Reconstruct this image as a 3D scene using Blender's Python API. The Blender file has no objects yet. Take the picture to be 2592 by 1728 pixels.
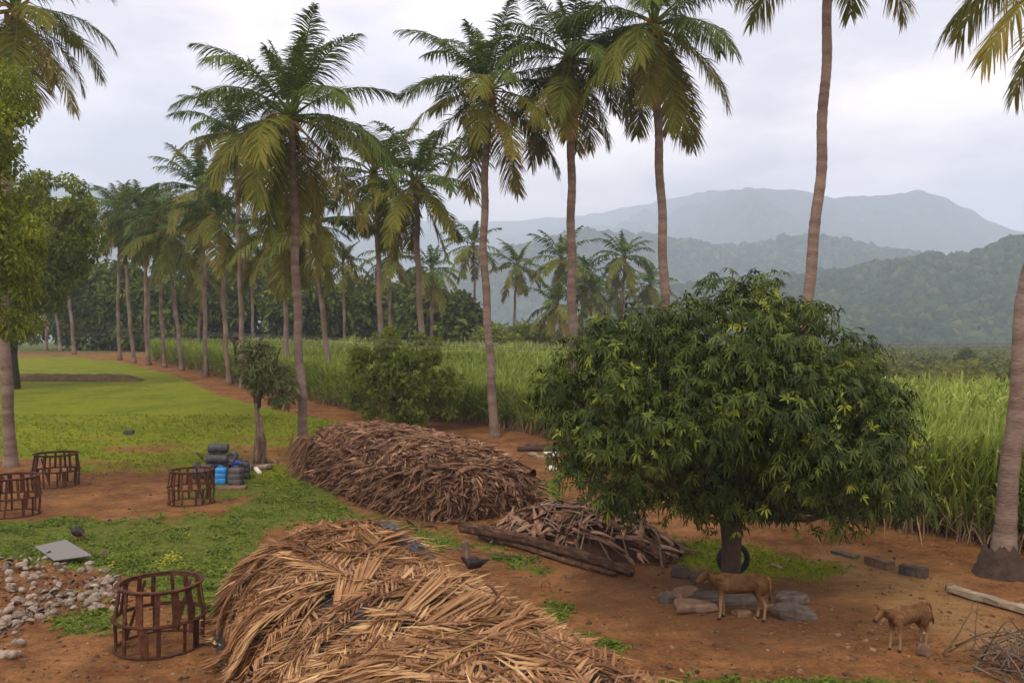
import bpy, math, random
import numpy as np
from mathutils import Vector, Matrix, Euler

rng = np.random.default_rng(7)
random.seed(7)
SC = bpy.context.scene
COL = SC.collection
F = 2200.0            # focal length in pixels of the 2592 px wide photograph
CX, CY, CAMZ = 1296.0, 864.0, 5.0
R = math.radians

# ------------------------------------------------------------------ camera
cam_data = bpy.data.cameras.new('camera')
cam_data.sensor_width = 36.0
cam_data.lens = 36.0 * F / 2592.0
cam_data.clip_start = 0.1
cam_data.clip_end = 40000
cam = bpy.data.objects.new('camera', cam_data)
cam.location = (0, 0, CAMZ)
cam.rotation_euler = (R(90), 0, 0)
COL.objects.link(cam)
SC.camera = cam

# ------------------------------------------------------------------ world: overcast sky over a Nishita sky
SUN_EL, SUN_ROT = R(52), R(205)
w = bpy.data.worlds.new('World')
SC.world = w
w.use_nodes = True
nt = w.node_tree
for n in list(nt.nodes):
    nt.nodes.remove(n)
def wn(t, **k):
    n = nt.nodes.new(t)
    for a, b in k.items():
        setattr(n, a, b)
    return n
out = wn('ShaderNodeOutputWorld')
sky = wn('ShaderNodeTexSky', sky_type='NISHITA')
sky.sun_disc = False
sky.sun_elevation = SUN_EL
sky.sun_rotation = SUN_ROT
bg1 = wn('ShaderNodeBackground'); bg1.inputs['Strength'].default_value = 0.13
nt.links.new(sky.outputs[0], bg1.inputs['Color'])
tc = wn('ShaderNodeTexCoord')
sep = wn('ShaderNodeSeparateXYZ')
nt.links.new(tc.outputs['Generated'], sep.inputs[0])
# project direction on a cloud deck: (x, y) / (z + 0.12)
addz = wn('ShaderNodeMath', operation='ADD'); addz.inputs[1].default_value = 0.16
nt.links.new(sep.outputs['Z'], addz.inputs[0])
mx = wn('ShaderNodeMath', operation='MAXIMUM'); mx.inputs[1].default_value = 0.05
nt.links.new(addz.outputs[0], mx.inputs[0])
dv = []
for ax in ('X', 'Y'):
    d = wn('ShaderNodeMath', operation='DIVIDE')
    nt.links.new(sep.outputs[ax], d.inputs[0]); nt.links.new(mx.outputs[0], d.inputs[1]); dv.append(d)
cmb = wn('ShaderNodeCombineXYZ')
nt.links.new(dv[0].outputs[0], cmb.inputs[0]); nt.links.new(dv[1].outputs[0], cmb.inputs[1])
def noise(scale, detail, rough, loc):
    mp = wn('ShaderNodeMapping'); mp.inputs['Location'].default_value = loc
    mp.inputs['Scale'].default_value = (1.0, 1.0, 1.0)
    nt.links.new(cmb.outputs[0], mp.inputs['Vector'])
    n = wn('ShaderNodeTexNoise'); n.inputs['Scale'].default_value = scale
    n.inputs['Detail'].default_value = detail; n.inputs['Roughness'].default_value = rough
    nt.links.new(mp.outputs[0], n.inputs['Vector'])
    return n
n1 = noise(1.1, 7, 0.55, (3.1, 0.4, 0)); n2 = noise(0.55, 5, 0.5, (8.3, 2.2, 0)); n3 = noise(0.8, 5, 0.5, (1.3, 5.2, 0))
cr = wn('ShaderNodeValToRGB')       # grey-blue undersides to white
cr.color_ramp.elements[0].position = 0.41; cr.color_ramp.elements[0].color = (0.60, 0.54, 0.57, 1)
cr.color_ramp.elements[1].position = 0.59; cr.color_ramp.elements[1].color = (1.34, 1.19, 1.08, 1)
e = cr.color_ramp.elements.new(0.50); e.color = (1.02, 0.88, 0.86, 1)
nt.links.new(n1.outputs['Fac'], cr.inputs['Fac'])
# the layer near the horizon is greyer and a little warm
hz = wn('ShaderNodeMapRange'); hz.inputs['From Min'].default_value = 0.02; hz.inputs['From Max'].default_value = 0.34
nt.links.new(sep.outputs['Z'], hz.inputs['Value'])
hc = wn('ShaderNodeMixRGB'); hc.blend_type = 'MULTIPLY'; hc.inputs['Fac'].default_value = 1
hr = wn('ShaderNodeValToRGB')
hr.color_ramp.elements[0].color = (0.80, 0.74, 0.71, 1); hr.color_ramp.elements[1].color = (1.0, 1.0, 1.0, 1)
nt.links.new(hz.outputs[0], hr.inputs['Fac'])
nt.links.new(cr.outputs[0], hc.inputs['Color1']); nt.links.new(hr.outputs[0], hc.inputs['Color2'])
bg2 = wn('ShaderNodeBackground'); bg2.inputs['Strength'].default_value = 1.03
nt.links.new(hc.outputs[0], bg2.inputs['Color'])
br = wn('ShaderNodeValToRGB')       # where the cloud is thin the blue shows
br.color_ramp.elements[0].position = 0.28; br.color_ramp.elements[0].color = (0.5, 0.5, 0.5, 1)
br.color_ramp.elements[1].position = 0.46; br.color_ramp.elements[1].color = (1, 1, 1, 1)
nt.links.new(n2.outputs['Fac'], br.inputs['Fac'])
mixs = wn('ShaderNodeMixShader')
nt.links.new(br.outputs[0], mixs.inputs[0]); nt.links.new(bg1.outputs[0], mixs.inputs[1]); nt.links.new(bg2.outputs[0], mixs.inputs[2])
nt.links.new(mixs.outputs[0], out.inputs[0])

sun_d = bpy.data.lights.new('sun', 'SUN'); sun_d.energy = 1.5; sun_d.angle = R(10); sun_d.color = (1.0, 0.92, 0.80)
sun = bpy.data.objects.new('sun', sun_d); COL.objects.link(sun)
sun.rotation_euler = (R(90) - SUN_EL, 0, math.pi - SUN_ROT)   # same direction as the sky's sun
SC.view_settings.view_transform = 'Standard'
SC.view_settings.look = 'None'
SC.view_settings.exposure = 0.70
SC.view_settings.gamma = 1.0
SC.view_settings.use_curve_mapping = False
SC.render.engine = 'CYCLES'
cy = SC.cycles
cy.max_bounces = 6; cy.diffuse_bounces = 3; cy.glossy_bounces = 2; cy.transmission_bounces = 3
cy.volume_bounces = 3; cy.transparent_max_bounces = 8
cy.use_denoising = True
cy.use_adaptive_sampling = True; cy.adaptive_threshold = 0.02
cy.caustics_reflective = False; cy.caustics_refractive = False

# ------------------------------------------------------------------ helpers
def sstep(a, b, x):
    t = np.clip((np.asarray(x, float) - a) / (b - a), 0, 1)
    return t * t * (3 - 2 * t)

_P = rng.integers(0, 2**31, 4096)
def vnoise(x, y, seed=0):
    """value noise in 0..1, vectorised"""
    x = np.asarray(x, float); y = np.asarray(y, float)
    xi = np.floor(x).astype(np.int64); yi = np.floor(y).astype(np.int64)
    fx = x - xi; fy = y - yi
    fx = fx * fx * (3 - 2 * fx); fy = fy * fy * (3 - 2 * fy)
    def h(a, b):
        k = (a * 73856093) ^ (b * 19349663) ^ (seed * 83492791)
        return (_P[k & 4095] % 10007) / 10007.0
    return (h(xi, yi) * (1 - fx) + h(xi + 1, yi) * fx) * (1 - fy) + (h(xi, yi + 1) * (1 - fx) + h(xi + 1, yi + 1) * fx) * fy
def fbm(x, y, o=4, seed=0):
    s = 0; a = 0.5; t = 0
    for i in range(o):
        s = s + a * vnoise(np.asarray(x) * 2**i, np.asarray(y) * 2**i, seed + i); t += a; a *= 0.5
    return s / t

def terr(x, y):
    x = np.asarray(x, float); y = np.asarray(y, float)
    ys = np.maximum(y, 1.0)
    u = CX + F * x / ys
    fl = 1 - sstep(1500, 2200, u)
    h = 4.6 * (1 - np.exp(-np.maximum(y - 36, 0) / 60.0)) * fl
    h = h + 0.12 * (fbm(x * 0.35, y * 0.35, 3, 5) - 0.5) * (1 - sstep(30, 60, y))
    # low spoil bank below the right hand cane
    d = np.hypot(x - np.clip(x, 7.5, 14), y - (23.5 - 0.42 * (np.clip(x, 7.5, 14) - 7.5)))
    return h + 0.28 * np.exp(-(d / 0.9) ** 2)

def at(px, py, Y):
    return np.array([(px - CX) / F * Y, Y, CAMZ - (py - CY) / F * Y])
def ground(px, py):
    """where the line of sight through a photo pixel meets the ground"""
    ys = np.geomspace(4, 600, 6000)
    x = (px - CX) / F * ys
    z = CAMZ - (py - CY) / F * ys
    k = np.argmax(z < terr(x, ys))
    if k == 0:
        k = len(ys) - 1
    return np.array([x[k], ys[k], float(terr(x[k], ys[k]))])
def topx(x, y, z):
    return CX + F * x / y, CY - F * (z - CAMZ) / y

def inpoly(px, py, poly):
    px = np.asarray(px, float); py = np.asarray(py, float)
    inside = np.zeros(np.broadcast(px, py).shape, bool)
    n = len(poly)
    for i in range(n):
        x1, y1 = poly[i]; x2, y2 = poly[(i + 1) % n]
        if y1 == y2: continue
        c = ((y1 > py) != (y2 > py)) & (px < (x2 - x1) * (py - y1) / (y2 - y1) + x1)
        inside ^= c
    return inside
def polydist(px, py, poly):
    """signed distance in px, positive inside"""
    px = np.asarray(px, float); py = np.asarray(py, float)
    d = np.full(px.shape, 1e9)
    n = len(poly)
    for i in range(n):
        x1, y1 = poly[i]; x2, y2 = poly[(i + 1) % n]
        dx, dy = x2 - x1, y2 - y1
        L = dx * dx + dy * dy + 1e-9
        t = np.clip(((px - x1) * dx + (py - y1) * dy) / L, 0, 1)
        d = np.minimum(d, np.hypot(px - x1 - t * dx, py - y1 - t * dy))
    return np.where(inpoly(px, py, poly), d, -d)

class Geo:
    def __init__(s):
        s.V = []; s.Q = []; s.T = []; s.r = []; s.t = []; s.n = 0
    def add(s, V, Q=None, T=None, r=0.5, t=0.0):
        V = np.asarray(V, float).reshape(-1, 3)
        if Q is not None and len(Q): s.Q.append(np.asarray(Q, np.int64).reshape(-1, 4) + s.n)
        if T is not None and len(T): s.T.append(np.asarray(T, np.int64).reshape(-1, 3) + s.n)
        s.V.append(V)
        s.r.append(np.broadcast_to(np.asarray(r, float), (len(V),)))
        s.t.append(np.broadcast_to(np.asarray(t, float), (len(V),)))
        s.n += len(V)
        return s
    def mesh(s, name, mat, smooth=False, origin=None):
        V = np.concatenate(s.V)
        if origin is not None: V = V - np.asarray(origin)
        Q = np.concatenate(s.Q) if s.Q else np.zeros((0, 4), np.int64)
        T = np.concatenate(s.T) if s.T else np.zeros((0, 3), np.int64)
        me = bpy.data.meshes.new(name)
        me.vertices.add(len(V)); me.vertices.foreach_set('co', V.astype(np.float32).ravel())
        nl = Q.size + T.size
        me.loops.add(nl)
        me.loops.foreach_set('vertex_index', np.concatenate([Q.ravel(), T.ravel()]).astype(np.int32))
        me.polygons.add(len(Q) + len(T))
        st = np.concatenate([np.arange(len(Q)) * 4, Q.size + np.arange(len(T)) * 3]).astype(np.int32)
        me.polygons.foreach_set('loop_start', st)
        me.polygons.foreach_set('use_smooth', np.full(len(Q) + len(T), bool(smooth)))
        a = me.attributes.new('rnd', 'FLOAT', 'POINT'); a.data.foreach_set('value', np.concatenate(s.r).astype(np.float32))
        a = me.attributes.new('along', 'FLOAT', 'POINT'); a.data.foreach_set('value', np.concatenate(s.t).astype(np.float32))
        me.update(calc_edges=True)
        if mat is not None: me.materials.append(mat)
        return me
def obj(name, me, parent=None, loc=None, rot=None, scale=None):
    o = bpy.data.objects.new(name, me); COL.objects.link(o)
    if parent is not None: o.parent = parent
    if loc is not None: o.location = tuple(loc)
    if rot is not None: o.rotation_euler = rot
    if scale is not None: o.scale = scale if hasattr(scale, '__len__') else (scale,) * 3
    return o
def tag(o, label=None, cat=None, group=None, kind=None):
    if label: o['label'] = label
    if cat: o['category'] = cat
    if group: o['group'] = group
    if kind: o['kind'] = kind
    return o
def thing(name, label, cat, loc, rotz=0.0, group=None):
    o = bpy.data.objects.new(name, None); COL.objects.link(o)
    o.location = tuple(loc); o.rotation_euler = (0, 0, rotz)
    return tag(o, label, cat, group)
def copy_tree(o, parent=None, kids=None):
    c = o.copy(); COL.objects.link(c); c.parent = parent
    for ch in list(o.children): copy_tree(ch, c)
    return c

def unit(v):
    v = np.asarray(v, float)
    return v / np.maximum(np.linalg.norm(v, axis=-1, keepdims=True), 1e-9)
def tube(pts, rad, n=8, cap=True, flat=1.0, up=None):
    """swept tube; flat squashes the section along its second axis"""
    pts = np.asarray(pts, float); m = len(pts)
    rad = np.broadcast_to(np.asarray(rad, float), (m,))
    T = unit(np.gradient(pts, axis=0))
    ref = np.array(up if up is not None else ((1.0, 0, 0) if abs(T[:, 2]).mean() > 0.7 else (0, 0, 1.0)), float)
    A = unit(ref - (T @ ref)[:, None] * T); B = np.cross(T, A)
    ang = np.linspace(0, 2 * np.pi, n, endpoint=False)
    V = pts[:, None, :] + rad[:, None, None] * (np.cos(ang)[None, :, None] * A[:, None, :] * flat + np.sin(ang)[None, :, None] * B[:, None, :])
    V = V.reshape(-1, 3)
    i = np.arange(m - 1)[:, None] * n; j = np.arange(n)[None, :]; k = (j + 1) % n
    Q = np.stack([i + j, i + k, i + n + k, i + n + j], -1).reshape(-1, 4)
    Tt = []
    if cap:
        V = np.vstack([V, pts[0], pts[-1]])
        a, b = m * n, m * n + 1
        Tt = [(a, (q + 1) % n, q) for q in range(n)] + [(b, (m - 1) * n + q, (m - 1) * n + (q + 1) % n) for q in range(n)]
    return V, Q, Tt
def box(c, s, rot=None, jit=0.0):
    V = np.array([(x, y, z) for x in (-.5, .5) for y in (-.5, .5) for z in (-.5, .5)]) * np.asarray(s, float)
    if jit: V = V + rng.normal(0, jit, V.shape)
    if rot is not None: V = V @ np.array(Euler(rot).to_matrix()).T
    return V + np.asarray(c, float), [(0, 1, 3, 2), (4, 6, 7, 5), (0, 4, 5, 1), (2, 3, 7, 6), (0, 2, 6, 4), (1, 5, 7, 3)], None
def lathe(prof, n=16):
    """profile [(r, z)...] about z"""
    m = len(prof); ang = np.linspace(0, 2 * np.pi, n, endpoint=False)
    r = np.array([p[0] for p in prof]); z = np.array([p[1] for p in prof])
    V = np.stack([r[:, None] * np.cos(ang), r[:, None] * np.sin(ang), np.broadcast_to(z[:, None], (m, n))], -1).reshape(-1, 3)
    i = np.arange(m - 1)[:, None] * n; j = np.arange(n)[None, :]; k = (j + 1) % n
    return V, np.stack([i + j, i + k, i + n + k, i + n + j], -1).reshape(-1, 4), None
def blades(P, D, S, L, W, bend=0.0, ts=(0, .35, .7, 1), ws=(.4, 1, .75, 0), rnd=None, zfun=None):
    """many leaf blades at once: P base, D direction, S side, L length, W width, bend = gravity droop"""
    P = np.asarray(P, float); N = len(P); D = unit(D)
    S = unit(np.asarray(S, float) - np.sum(np.asarray(S) * D, -1, keepdims=True) * D)
    L = np.broadcast_to(np.asarray(L, float), (N,)); W = np.broadcast_to(np.asarray(W, float), (N,)); bend = np.broadcast_to(np.asarray(bend, float), (N,))
    vs = []; tt = []
    for t, wd in zip(ts, ws):
        c = P + D * (L * t)[:, None]
        c = c - np.array([0, 0, 1.0]) * (L * bend * t * t)[:, None]
        if zfun is not None: c = zfun(c, t)
        if wd == 0: vs.append(c[:, None, :]); tt += [t]
        else:
            o = S * (W * wd * .5)[:, None]
            vs.append(np.stack([c - o, c + o], 1)); tt += [t, t]
    V = np.concatenate(vs, 1); k = V.shape[1]
    base = np.arange(N)[:, None] * k
    nseg = len(ts) - 1; Q = []; T = []
    for s in range(nseg):
        a = 2 * s
        if ws[s + 1] == 0: T.append(base + np.array([[a, a + 1, a + 2]]))
        else: Q.append(base + np.array([[a, a + 1, a + 3, a + 2]]))
    rnd = rng.random(N) if rnd is None else np.broadcast_to(rnd, (N,))
    return (V.reshape(-1, 3), np.concatenate(Q) if Q else None, np.concatenate(T) if T else None, np.repeat(rnd, k), np.tile(np.array(tt, float), N))

# ------------------------------------------------------------------ materials
def pmat(name, cols, scale=8.0, detail=6.0, w_noise=0.6, w_rnd=0.4, w_along=0.0, w_obj=0.0, rough=0.8, bump=0.3, bscale=None,
         transl=0.0, spec=0.2, stretch=(1, 1, 1), dist=0.0):
    m = bpy.data.materials.new(name); m.use_nodes = True
    t = m.node_tree; N = t.nodes; Lk = t.links
    b = N['Principled BSDF']; b.inputs['Roughness'].default_value = rough
    b.inputs['Specular IOR Level'].default_value = spec
    c = N.new('ShaderNodeTexCoord'); mp = N.new('ShaderNodeMapping'); mp.inputs['Scale'].default_value = stretch
    Lk.new(c.outputs['Object'], mp.inputs['Vector'])
    nz = N.new('ShaderNodeTexNoise'); nz.inputs['Scale'].default_value = scale; nz.inputs['Detail'].default_value = detail
    nz.inputs['Roughness'].default_value = 0.65
    Lk.new(mp.outputs[0], nz.inputs['Vector'])
    def math_(op, a, bb):
        q = N.new('ShaderNodeMath'); q.operation = op
        for i, v in enumerate((a, bb)):
            if isinstance(v, (int, float)): q.inputs[i].default_value = v
            else: Lk.new(v, q.inputs[i])
        return q.outputs[0]
    mr = N.new('ShaderNodeMapRange'); mr.inputs['From Min'].default_value = 0.28; mr.inputs['From Max'].default_value = 0.72
    Lk.new(nz.outputs['Fac'], mr.inputs['Value'])
    f = math_('MULTIPLY', mr.outputs[0], w_noise)
    if w_rnd:
        a = N.new('ShaderNodeAttribute'); a.attribute_name = 'rnd'; f = math_('ADD', f, math_('MULTIPLY', a.outputs['Fac'], w_rnd))
    if w_along:
        a = N.new('ShaderNodeAttribute'); a.attribute_name = 'along'; f = math_('ADD', f, math_('MULTIPLY', a.outputs['Fac'], w_along))
    if w_obj:
        a = N.new('ShaderNodeObjectInfo'); f = math_('ADD', f, math_('MULTIPLY', a.outputs['Random'], w_obj))
    r = N.new('ShaderNodeValToRGB'); el = r.color_ramp.elements
    while len(el) > 1: el.remove(el[-1])
    for i, (p, cc) in enumerate(cols):
        e = el[0] if i == 0 else el.new(p)
        e.position = p; e.color = (*cc, 1)
    Lk.new(f, r.inputs['Fac']); Lk.new(r.outputs[0], b.inputs['Base Color'])
    if bump:
        bp = N.new('ShaderNodeBump'); bp.inputs['Strength'].default_value = bump; bp.inputs['Distance'].default_value = dist or 0.03
        n2 = N.new('ShaderNodeTexNoise'); n2.inputs['Scale'].default_value = bscale or scale * 2; n2.inputs['Detail'].default_value = 6
        Lk.new(mp.outputs[0], n2.inputs['Vector']); Lk.new(n2.outputs['Fac'], bp.inputs['Height']); Lk.new(bp.outputs[0], b.inputs['Normal'])
    if transl:
        tr = N.new('ShaderNodeBsdfTranslucent'); ms = N.new('ShaderNodeMixShader'); ms.inputs[0].default_value = transl
        Lk.new(r.outputs[0], tr.inputs['Color']); Lk.new(b.outputs[0], ms.inputs[1]); Lk.new(tr.outputs[0], ms.inputs[2])
        Lk.new(ms.outputs[0], N['Material Output'].inputs['Surface'])
    return m
M = {}
M['frond_green'] = pmat('palm_leaf_green', [(0, (.024, .042, .008)), (.5, (.072, .115, .018)), (1, (.18, .225, .04))], 3, w_noise=.3, w_rnd=.45, w_obj=.25, rough=.55, bump=0, transl=.3, spec=.12)
M['frond_olive'] = pmat('palm_leaf_olive', [(0, (.040, .058, .010)), (.45, (.115, .135, .018)), (.8, (.21, .19, .030)), (1, (.34, .22, .045))], 3, w_noise=.25, w_rnd=.3, w_along=.22, w_obj=.3, rough=.6, bump=0, transl=.3, spec=.1)
M['frond_yellow'] = pmat('palm_leaf_yellowing', [(0, (.06, .08, .016)), (.4, (.15, .15, .026)), (.75, (.28, .21, .04)), (1, (.36, .20, .05))], 3, w_noise=.25, w_rnd=.3, w_along=.3, w_obj=.2, rough=.6, bump=0, transl=.25, spec=.1)
M['trunk'] = pmat('palm_bark', [(0, (.07, .048, .038)), (.5, (.155, .105, .08)), (1, (.26, .19, .15))], 5, w_noise=.75, w_rnd=.5, rough=.95, bump=.8, bscale=5, stretch=(1.2, 1.2, 7))
M['coconut'] = pmat('coconut_skin', [(0, (.12, .10, .02)), (1, (.30, .20, .05))], 4, rough=.5, bump=.1)
M['spathe'] = pmat('orange_spathe', [(0, (.25, .12, .03)), (1, (.45, .24, .08))], 4, rough=.7, bump=.1)
M['mango'] = pmat('mango_leaf', [(0, (.012, .022, .005)), (.40, (.042, .064, .012)), (.72, (.115, .15, .024)), (1, (.32, .36, .030))], 1.2, w_noise=.25, w_rnd=.78, rough=.55, bump=0, transl=.18, spec=.12)
M['leaf_dark'] = pmat('forest_leaf', [(0, (.014, .030, .006)), (.34, (.064, .098, .013)), (1, (.26, .29, .03))], .22, w_noise=.6, w_rnd=.4, rough=.7, bump=0, transl=.2, spec=.08)
M['leaf_mid'] = pmat('bush_leaf', [(0, (.045, .080, .011)), (.28, (.15, .20, .026)), (1, (.38, .41, .06))], .8, w_noise=.4, w_rnd=.6, rough=.6, bump=0, transl=.42, spec=.1)
M['leaf_light'] = pmat('feathery_leaf', [(0, (.034, .060, .008)), (.34, (.13, .175, .018)), (1, (.42, .44, .04))], .7, w_noise=.4, w_rnd=.6, rough=.6, bump=0, transl=.35, spec=.1)
M['leaf_olive'] = pmat('gnarled_tree_leaf', [(0, (.04, .055, .018)), (.5, (.105, .125, .035)), (1, (.20, .21, .065))], .8, w_noise=.3, w_rnd=.7, rough=.6, bump=0, transl=.2)
M['bark'] = pmat('rough_bark', [(0, (.025, .018, .014)), (.6, (.07, .045, .032)), (1, (.16, .11, .08))], 4, rough=.95, bump=.8, bscale=14)
M['bark_pale'] = pmat('peeling_bark', [(0, (.05, .03, .022)), (.5, (.15, .10, .07)), (1, (.42, .30, .22))], 3, w_noise=1, w_rnd=0, rough=.95, bump=.9, bscale=8, stretch=(2, 2, .6))
M['cane'] = pmat('cane_leaf', [(0, (.030, .055, .008)), (.30, (.135, .20, .026)), (.66, (.32, .38, .070)), (1, (.52, .52, .20))], .25, w_noise=.3, w_rnd=.5, w_along=.22, rough=.6, bump=0, transl=.35, spec=.12)
M['scrub'] = pmat('scrub_leaf', [(0, (.035, .045, .012)), (.4, (.10, .115, .022)), (.7, (.19, .18, .035)), (1, (.30, .25, .06))], .05, w_noise=.6, w_rnd=.4, rough=.7, bump=0, transl=.3, spec=.05)
M['cane_dry'] = pmat('dry_cane_leaf', [(0, (.10, .055, .025)), (1, (.42, .30, .16))], 2, rough=.8, bump=0, transl=.1)
M['weed'] = pmat('weed_leaf', [(0, (.045, .075, .010)), (.5, (.13, .18, .018)), (1, (.27, .32, .040))], .9, w_noise=.5, w_rnd=.5, rough=.6, bump=0, transl=.3)
M['grass'] = pmat('young_grass', [(0, (.085, .11, .006)), (.5, (.17, .20, .010)), (1, (.27, .29, .025))], .3, w_noise=.5, w_rnd=.5, rough=.6, bump=0, transl=.3)
M['dry'] = pmat('dry_palm_leaf', [(0, (.045, .017, .007)), (.35, (.17, .073, .027)), (.68, (.35, .19, .082)), (1, (.62, .41, .20))], 3, w_noise=.25, w_rnd=.65, w_obj=.15, rough=.7, bump=0, transl=.05)
M['dry_rib'] = pmat('dry_palm_rib', [(0, (.09, .038, .02)), (.6, (.20, .095, .045)), (1, (.30, .20, .07))], 2, w_noise=.3, w_rnd=0, w_obj=.7, rough=.6, bump=.2)
M['old'] = pmat('weathered_palm_leaf', [(0, (.032, .015, .008)), (.40, (.14, .070, .038)), (.7, (.29, .165, .092)), (1, (.54, .36, .215))], 3, w_noise=.3, w_rnd=.5, w_obj=.25, rough=.8, bump=0)
M['husk'] = pmat('old_leaf_base', [(0, (.045, .020, .012)), (.5, (.14, .068, .038)), (1, (.38, .235, .14))], 6, w_noise=.5, w_rnd=.1, w_obj=.5, rough=.85, bump=.4, bscale=25)
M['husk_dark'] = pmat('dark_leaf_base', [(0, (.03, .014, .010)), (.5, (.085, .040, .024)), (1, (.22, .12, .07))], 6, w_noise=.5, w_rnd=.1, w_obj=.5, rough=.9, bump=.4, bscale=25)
M['coir'] = pmat('coconut_husk', [(0, (.045, .028, .018)), (.4, (.14, .10, .072)), (.75, (.29, .23, .175)), (1, (.44, .37, .30))], 12, w_noise=.55, w_rnd=.2, w_obj=.35, rough=.95, bump=.5, bscale=60, dist=.01)
M['tarp'] = pmat('black_plastic_sheet', [(0, (.010, .011, .013)), (1, (.035, .036, .042))], 4, rough=.35, bump=.6, spec=.5)
M['log'] = pmat('split_palm_log', [(0, (.030, .016, .010)), (.5, (.08, .042, .026)), (1, (.19, .11, .065))], 3, w_noise=1, w_rnd=0, rough=.9, bump=.5, stretch=(1.5, 1.5, 3))
M['rust'] = pmat('rusty_iron', [(0, (.022, .009, .006)), (.5, (.062, .023, .012)), (1, (.15, .052, .022))], 9, w_noise=.8, w_rnd=0, w_obj=.25, rough=.85, bump=.3, bscale=40)
M['concrete'] = pmat('pale_stone_post', [(0, (.15, .11, .07)), (.6, (.28, .22, .15)), (1, (.42, .34, .24))], 5, w_rnd=0, w_noise=1, rough=.9, bump=.4)
M['stone'] = pmat('grey_stone', [(0, (.035, .026, .022)), (.5, (.075, .058, .048)), (1, (.15, .12, .095))], 4, w_rnd=0, w_noise=.7, w_obj=.4, rough=.9, bump=.7)
M['stone_red'] = pmat('dusty_stone', [(0, (.06, .032, .022)), (.5, (.135, .080, .052)), (1, (.23, .15, .10))], 4, w_rnd=0, w_noise=.8, w_obj=.3, rough=.95, bump=.6)
M['slab'] = pmat('grey_sheet', [(0, (.14, .13, .12)), (1, (.22, .205, .19))], 40, w_rnd=0, w_noise=1, rough=.7, bump=.15)
M['blue'] = pmat('blue_plastic', [(0, (.01, .14, .42)), (1, (.03, .28, .62))], 5, w_rnd=0, w_noise=1, rough=.4, bump=.05, spec=.5)
M['deep_blue'] = pmat('deep_blue_plastic', [(0, (.01, .03, .20)), (1, (.02, .06, .36))], 5, w_rnd=0, w_noise=1, rough=.4, bump=.05, spec=.5)
M['black_pl'] = pmat('dusty_black_plastic', [(0, (.016, .020, .022)), (1, (.06, .066, .066))], 6, w_rnd=0, w_noise=1, rough=.5, bump=.1, spec=.4)
M['grey_pl'] = pmat('dusty_grey_plastic', [(0, (.05, .045, .045)), (1, (.12, .105, .10))], 6, w_rnd=0, w_noise=1, rough=.6, bump=.1)
M['white'] = pmat('off_white', [(0, (.55, .45, .36)), (1, (.80, .72, .64))], 6, w_rnd=0, w_noise=1, rough=.7, bump=.1)
M['rubber'] = pmat('tyre_rubber', [(0, (.010, .010, .011)), (1, (.035, .035, .036))], 20, w_rnd=0, w_noise=1, rough=.7, bump=.3)
M['calf'] = pmat('calf_coat', [(0, (.13, .048, .018)), (.5, (.24, .095, .035)), (1, (.40, .19, .08))], 5, w_noise=.5, w_rnd=0, w_along=0, rough=.85, bump=.15, bscale=60)
M['dark_hair'] = pmat('dark_hair', [(0, (.015, .008, .006)), (1, (.05, .025, .016))], 10, w_rnd=0, w_noise=1, rough=.9, bump=.1)
M['feather'] = pmat('black_feathers', [(0, (.008, .008, .010)), (.6, (.03, .022, .020)), (1, (.12, .05, .03))], 14, w_rnd=0, w_noise=1, rough=.6, bump=.3)
M['comb'] = pmat('red_comb', [(0, (.35, .03, .02)), (1, (.45, .06, .04))], 14, w_rnd=0, w_noise=1, rough=.6, bump=0)
M['wire'] = pmat('wire_metal', [(0, (.08, .075, .065)), (1, (.15, .14, .12))], 3, w_rnd=0, w_noise=1, rough=.6, bump=0)
M['twig'] = pmat('dead_twig', [(0, (.055, .036, .025)), (1, (.22, .155, .11))], 5, w_rnd=0, w_noise=.5, w_obj=.5, rough=.9, bump=.2)
# ------------------------------------------------------------------ photo regions used to lay out the ground (pixels, then projected on to it)
CANE_EDGE = [(388, 914), (425, 922), (520, 945), (600, 968), (700, 995), (820, 1026), (960, 1050), (1100, 1066), (1250, 1080), (1360, 1104),
             (1500, 1140), (1700, 1195), (1900, 1250), (2080, 1300), (2200, 1335), (2330, 1362), (2460, 1380), (2592, 1405), (2900, 1470)]
PATH_LOW = [(180, 905), (300, 914), (370, 932), (440, 950), (520, 985), (620, 1020), (740, 1045), (860, 1068), (1010, 1095)]
FIELD = [(-400, 905), (180, 905), (300, 914), (370, 932), (440, 950), (520, 985), (620, 1020), (740, 1045), (860, 1068), (960, 1110), (860, 1180), (620, 1185),
         (300, 1170), (60, 1160), (-400, 1165)]
WEEDS = [
    [(-100, 1335), (120, 1318), (330, 1322), (560, 1300), (680, 1232), (800, 1200), (850, 1260), (980, 1320), (1120, 1345), (1230, 1360), (1270, 1375), (1180, 1392), (1050, 1400),
     (960, 1370), (860, 1330), (760, 1325), (680, 1350), (610, 1480), (560, 1560), (480, 1555), (400, 1500), (300, 1450), (150, 1420), (-100, 1430)],
    [(100, 1560), (250, 1520), (330, 1530), (300, 1580), (180, 1600)],
    [(1250, 1405), (1330, 1420), (1400, 1440), (1370, 1455), (1290, 1440)],
    [(1360, 1530), (1400, 1520), (1440, 1555), (1420, 1575), (1370, 1565)],
    [(1440, 1620), (1540, 1610), (1590, 1640), (1540, 1665), (1460, 1650)],
    [(1250, 1270), (1340, 1215), (1420, 1220), (1420, 1290), (1330, 1300)],
    [(560, 1200), (700, 1190), (760, 1230), (640, 1262), (560, 1235)],
    [(1500, 1740), (1700, 1712), (1900, 1725), (2100, 1712), (2350, 1732), (2592, 1740), (2592, 1800), (1500, 1800)],
    [(420, 1245), (560, 1240), (640, 1262), (560, 1275), (440, 1265)],
]
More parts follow.
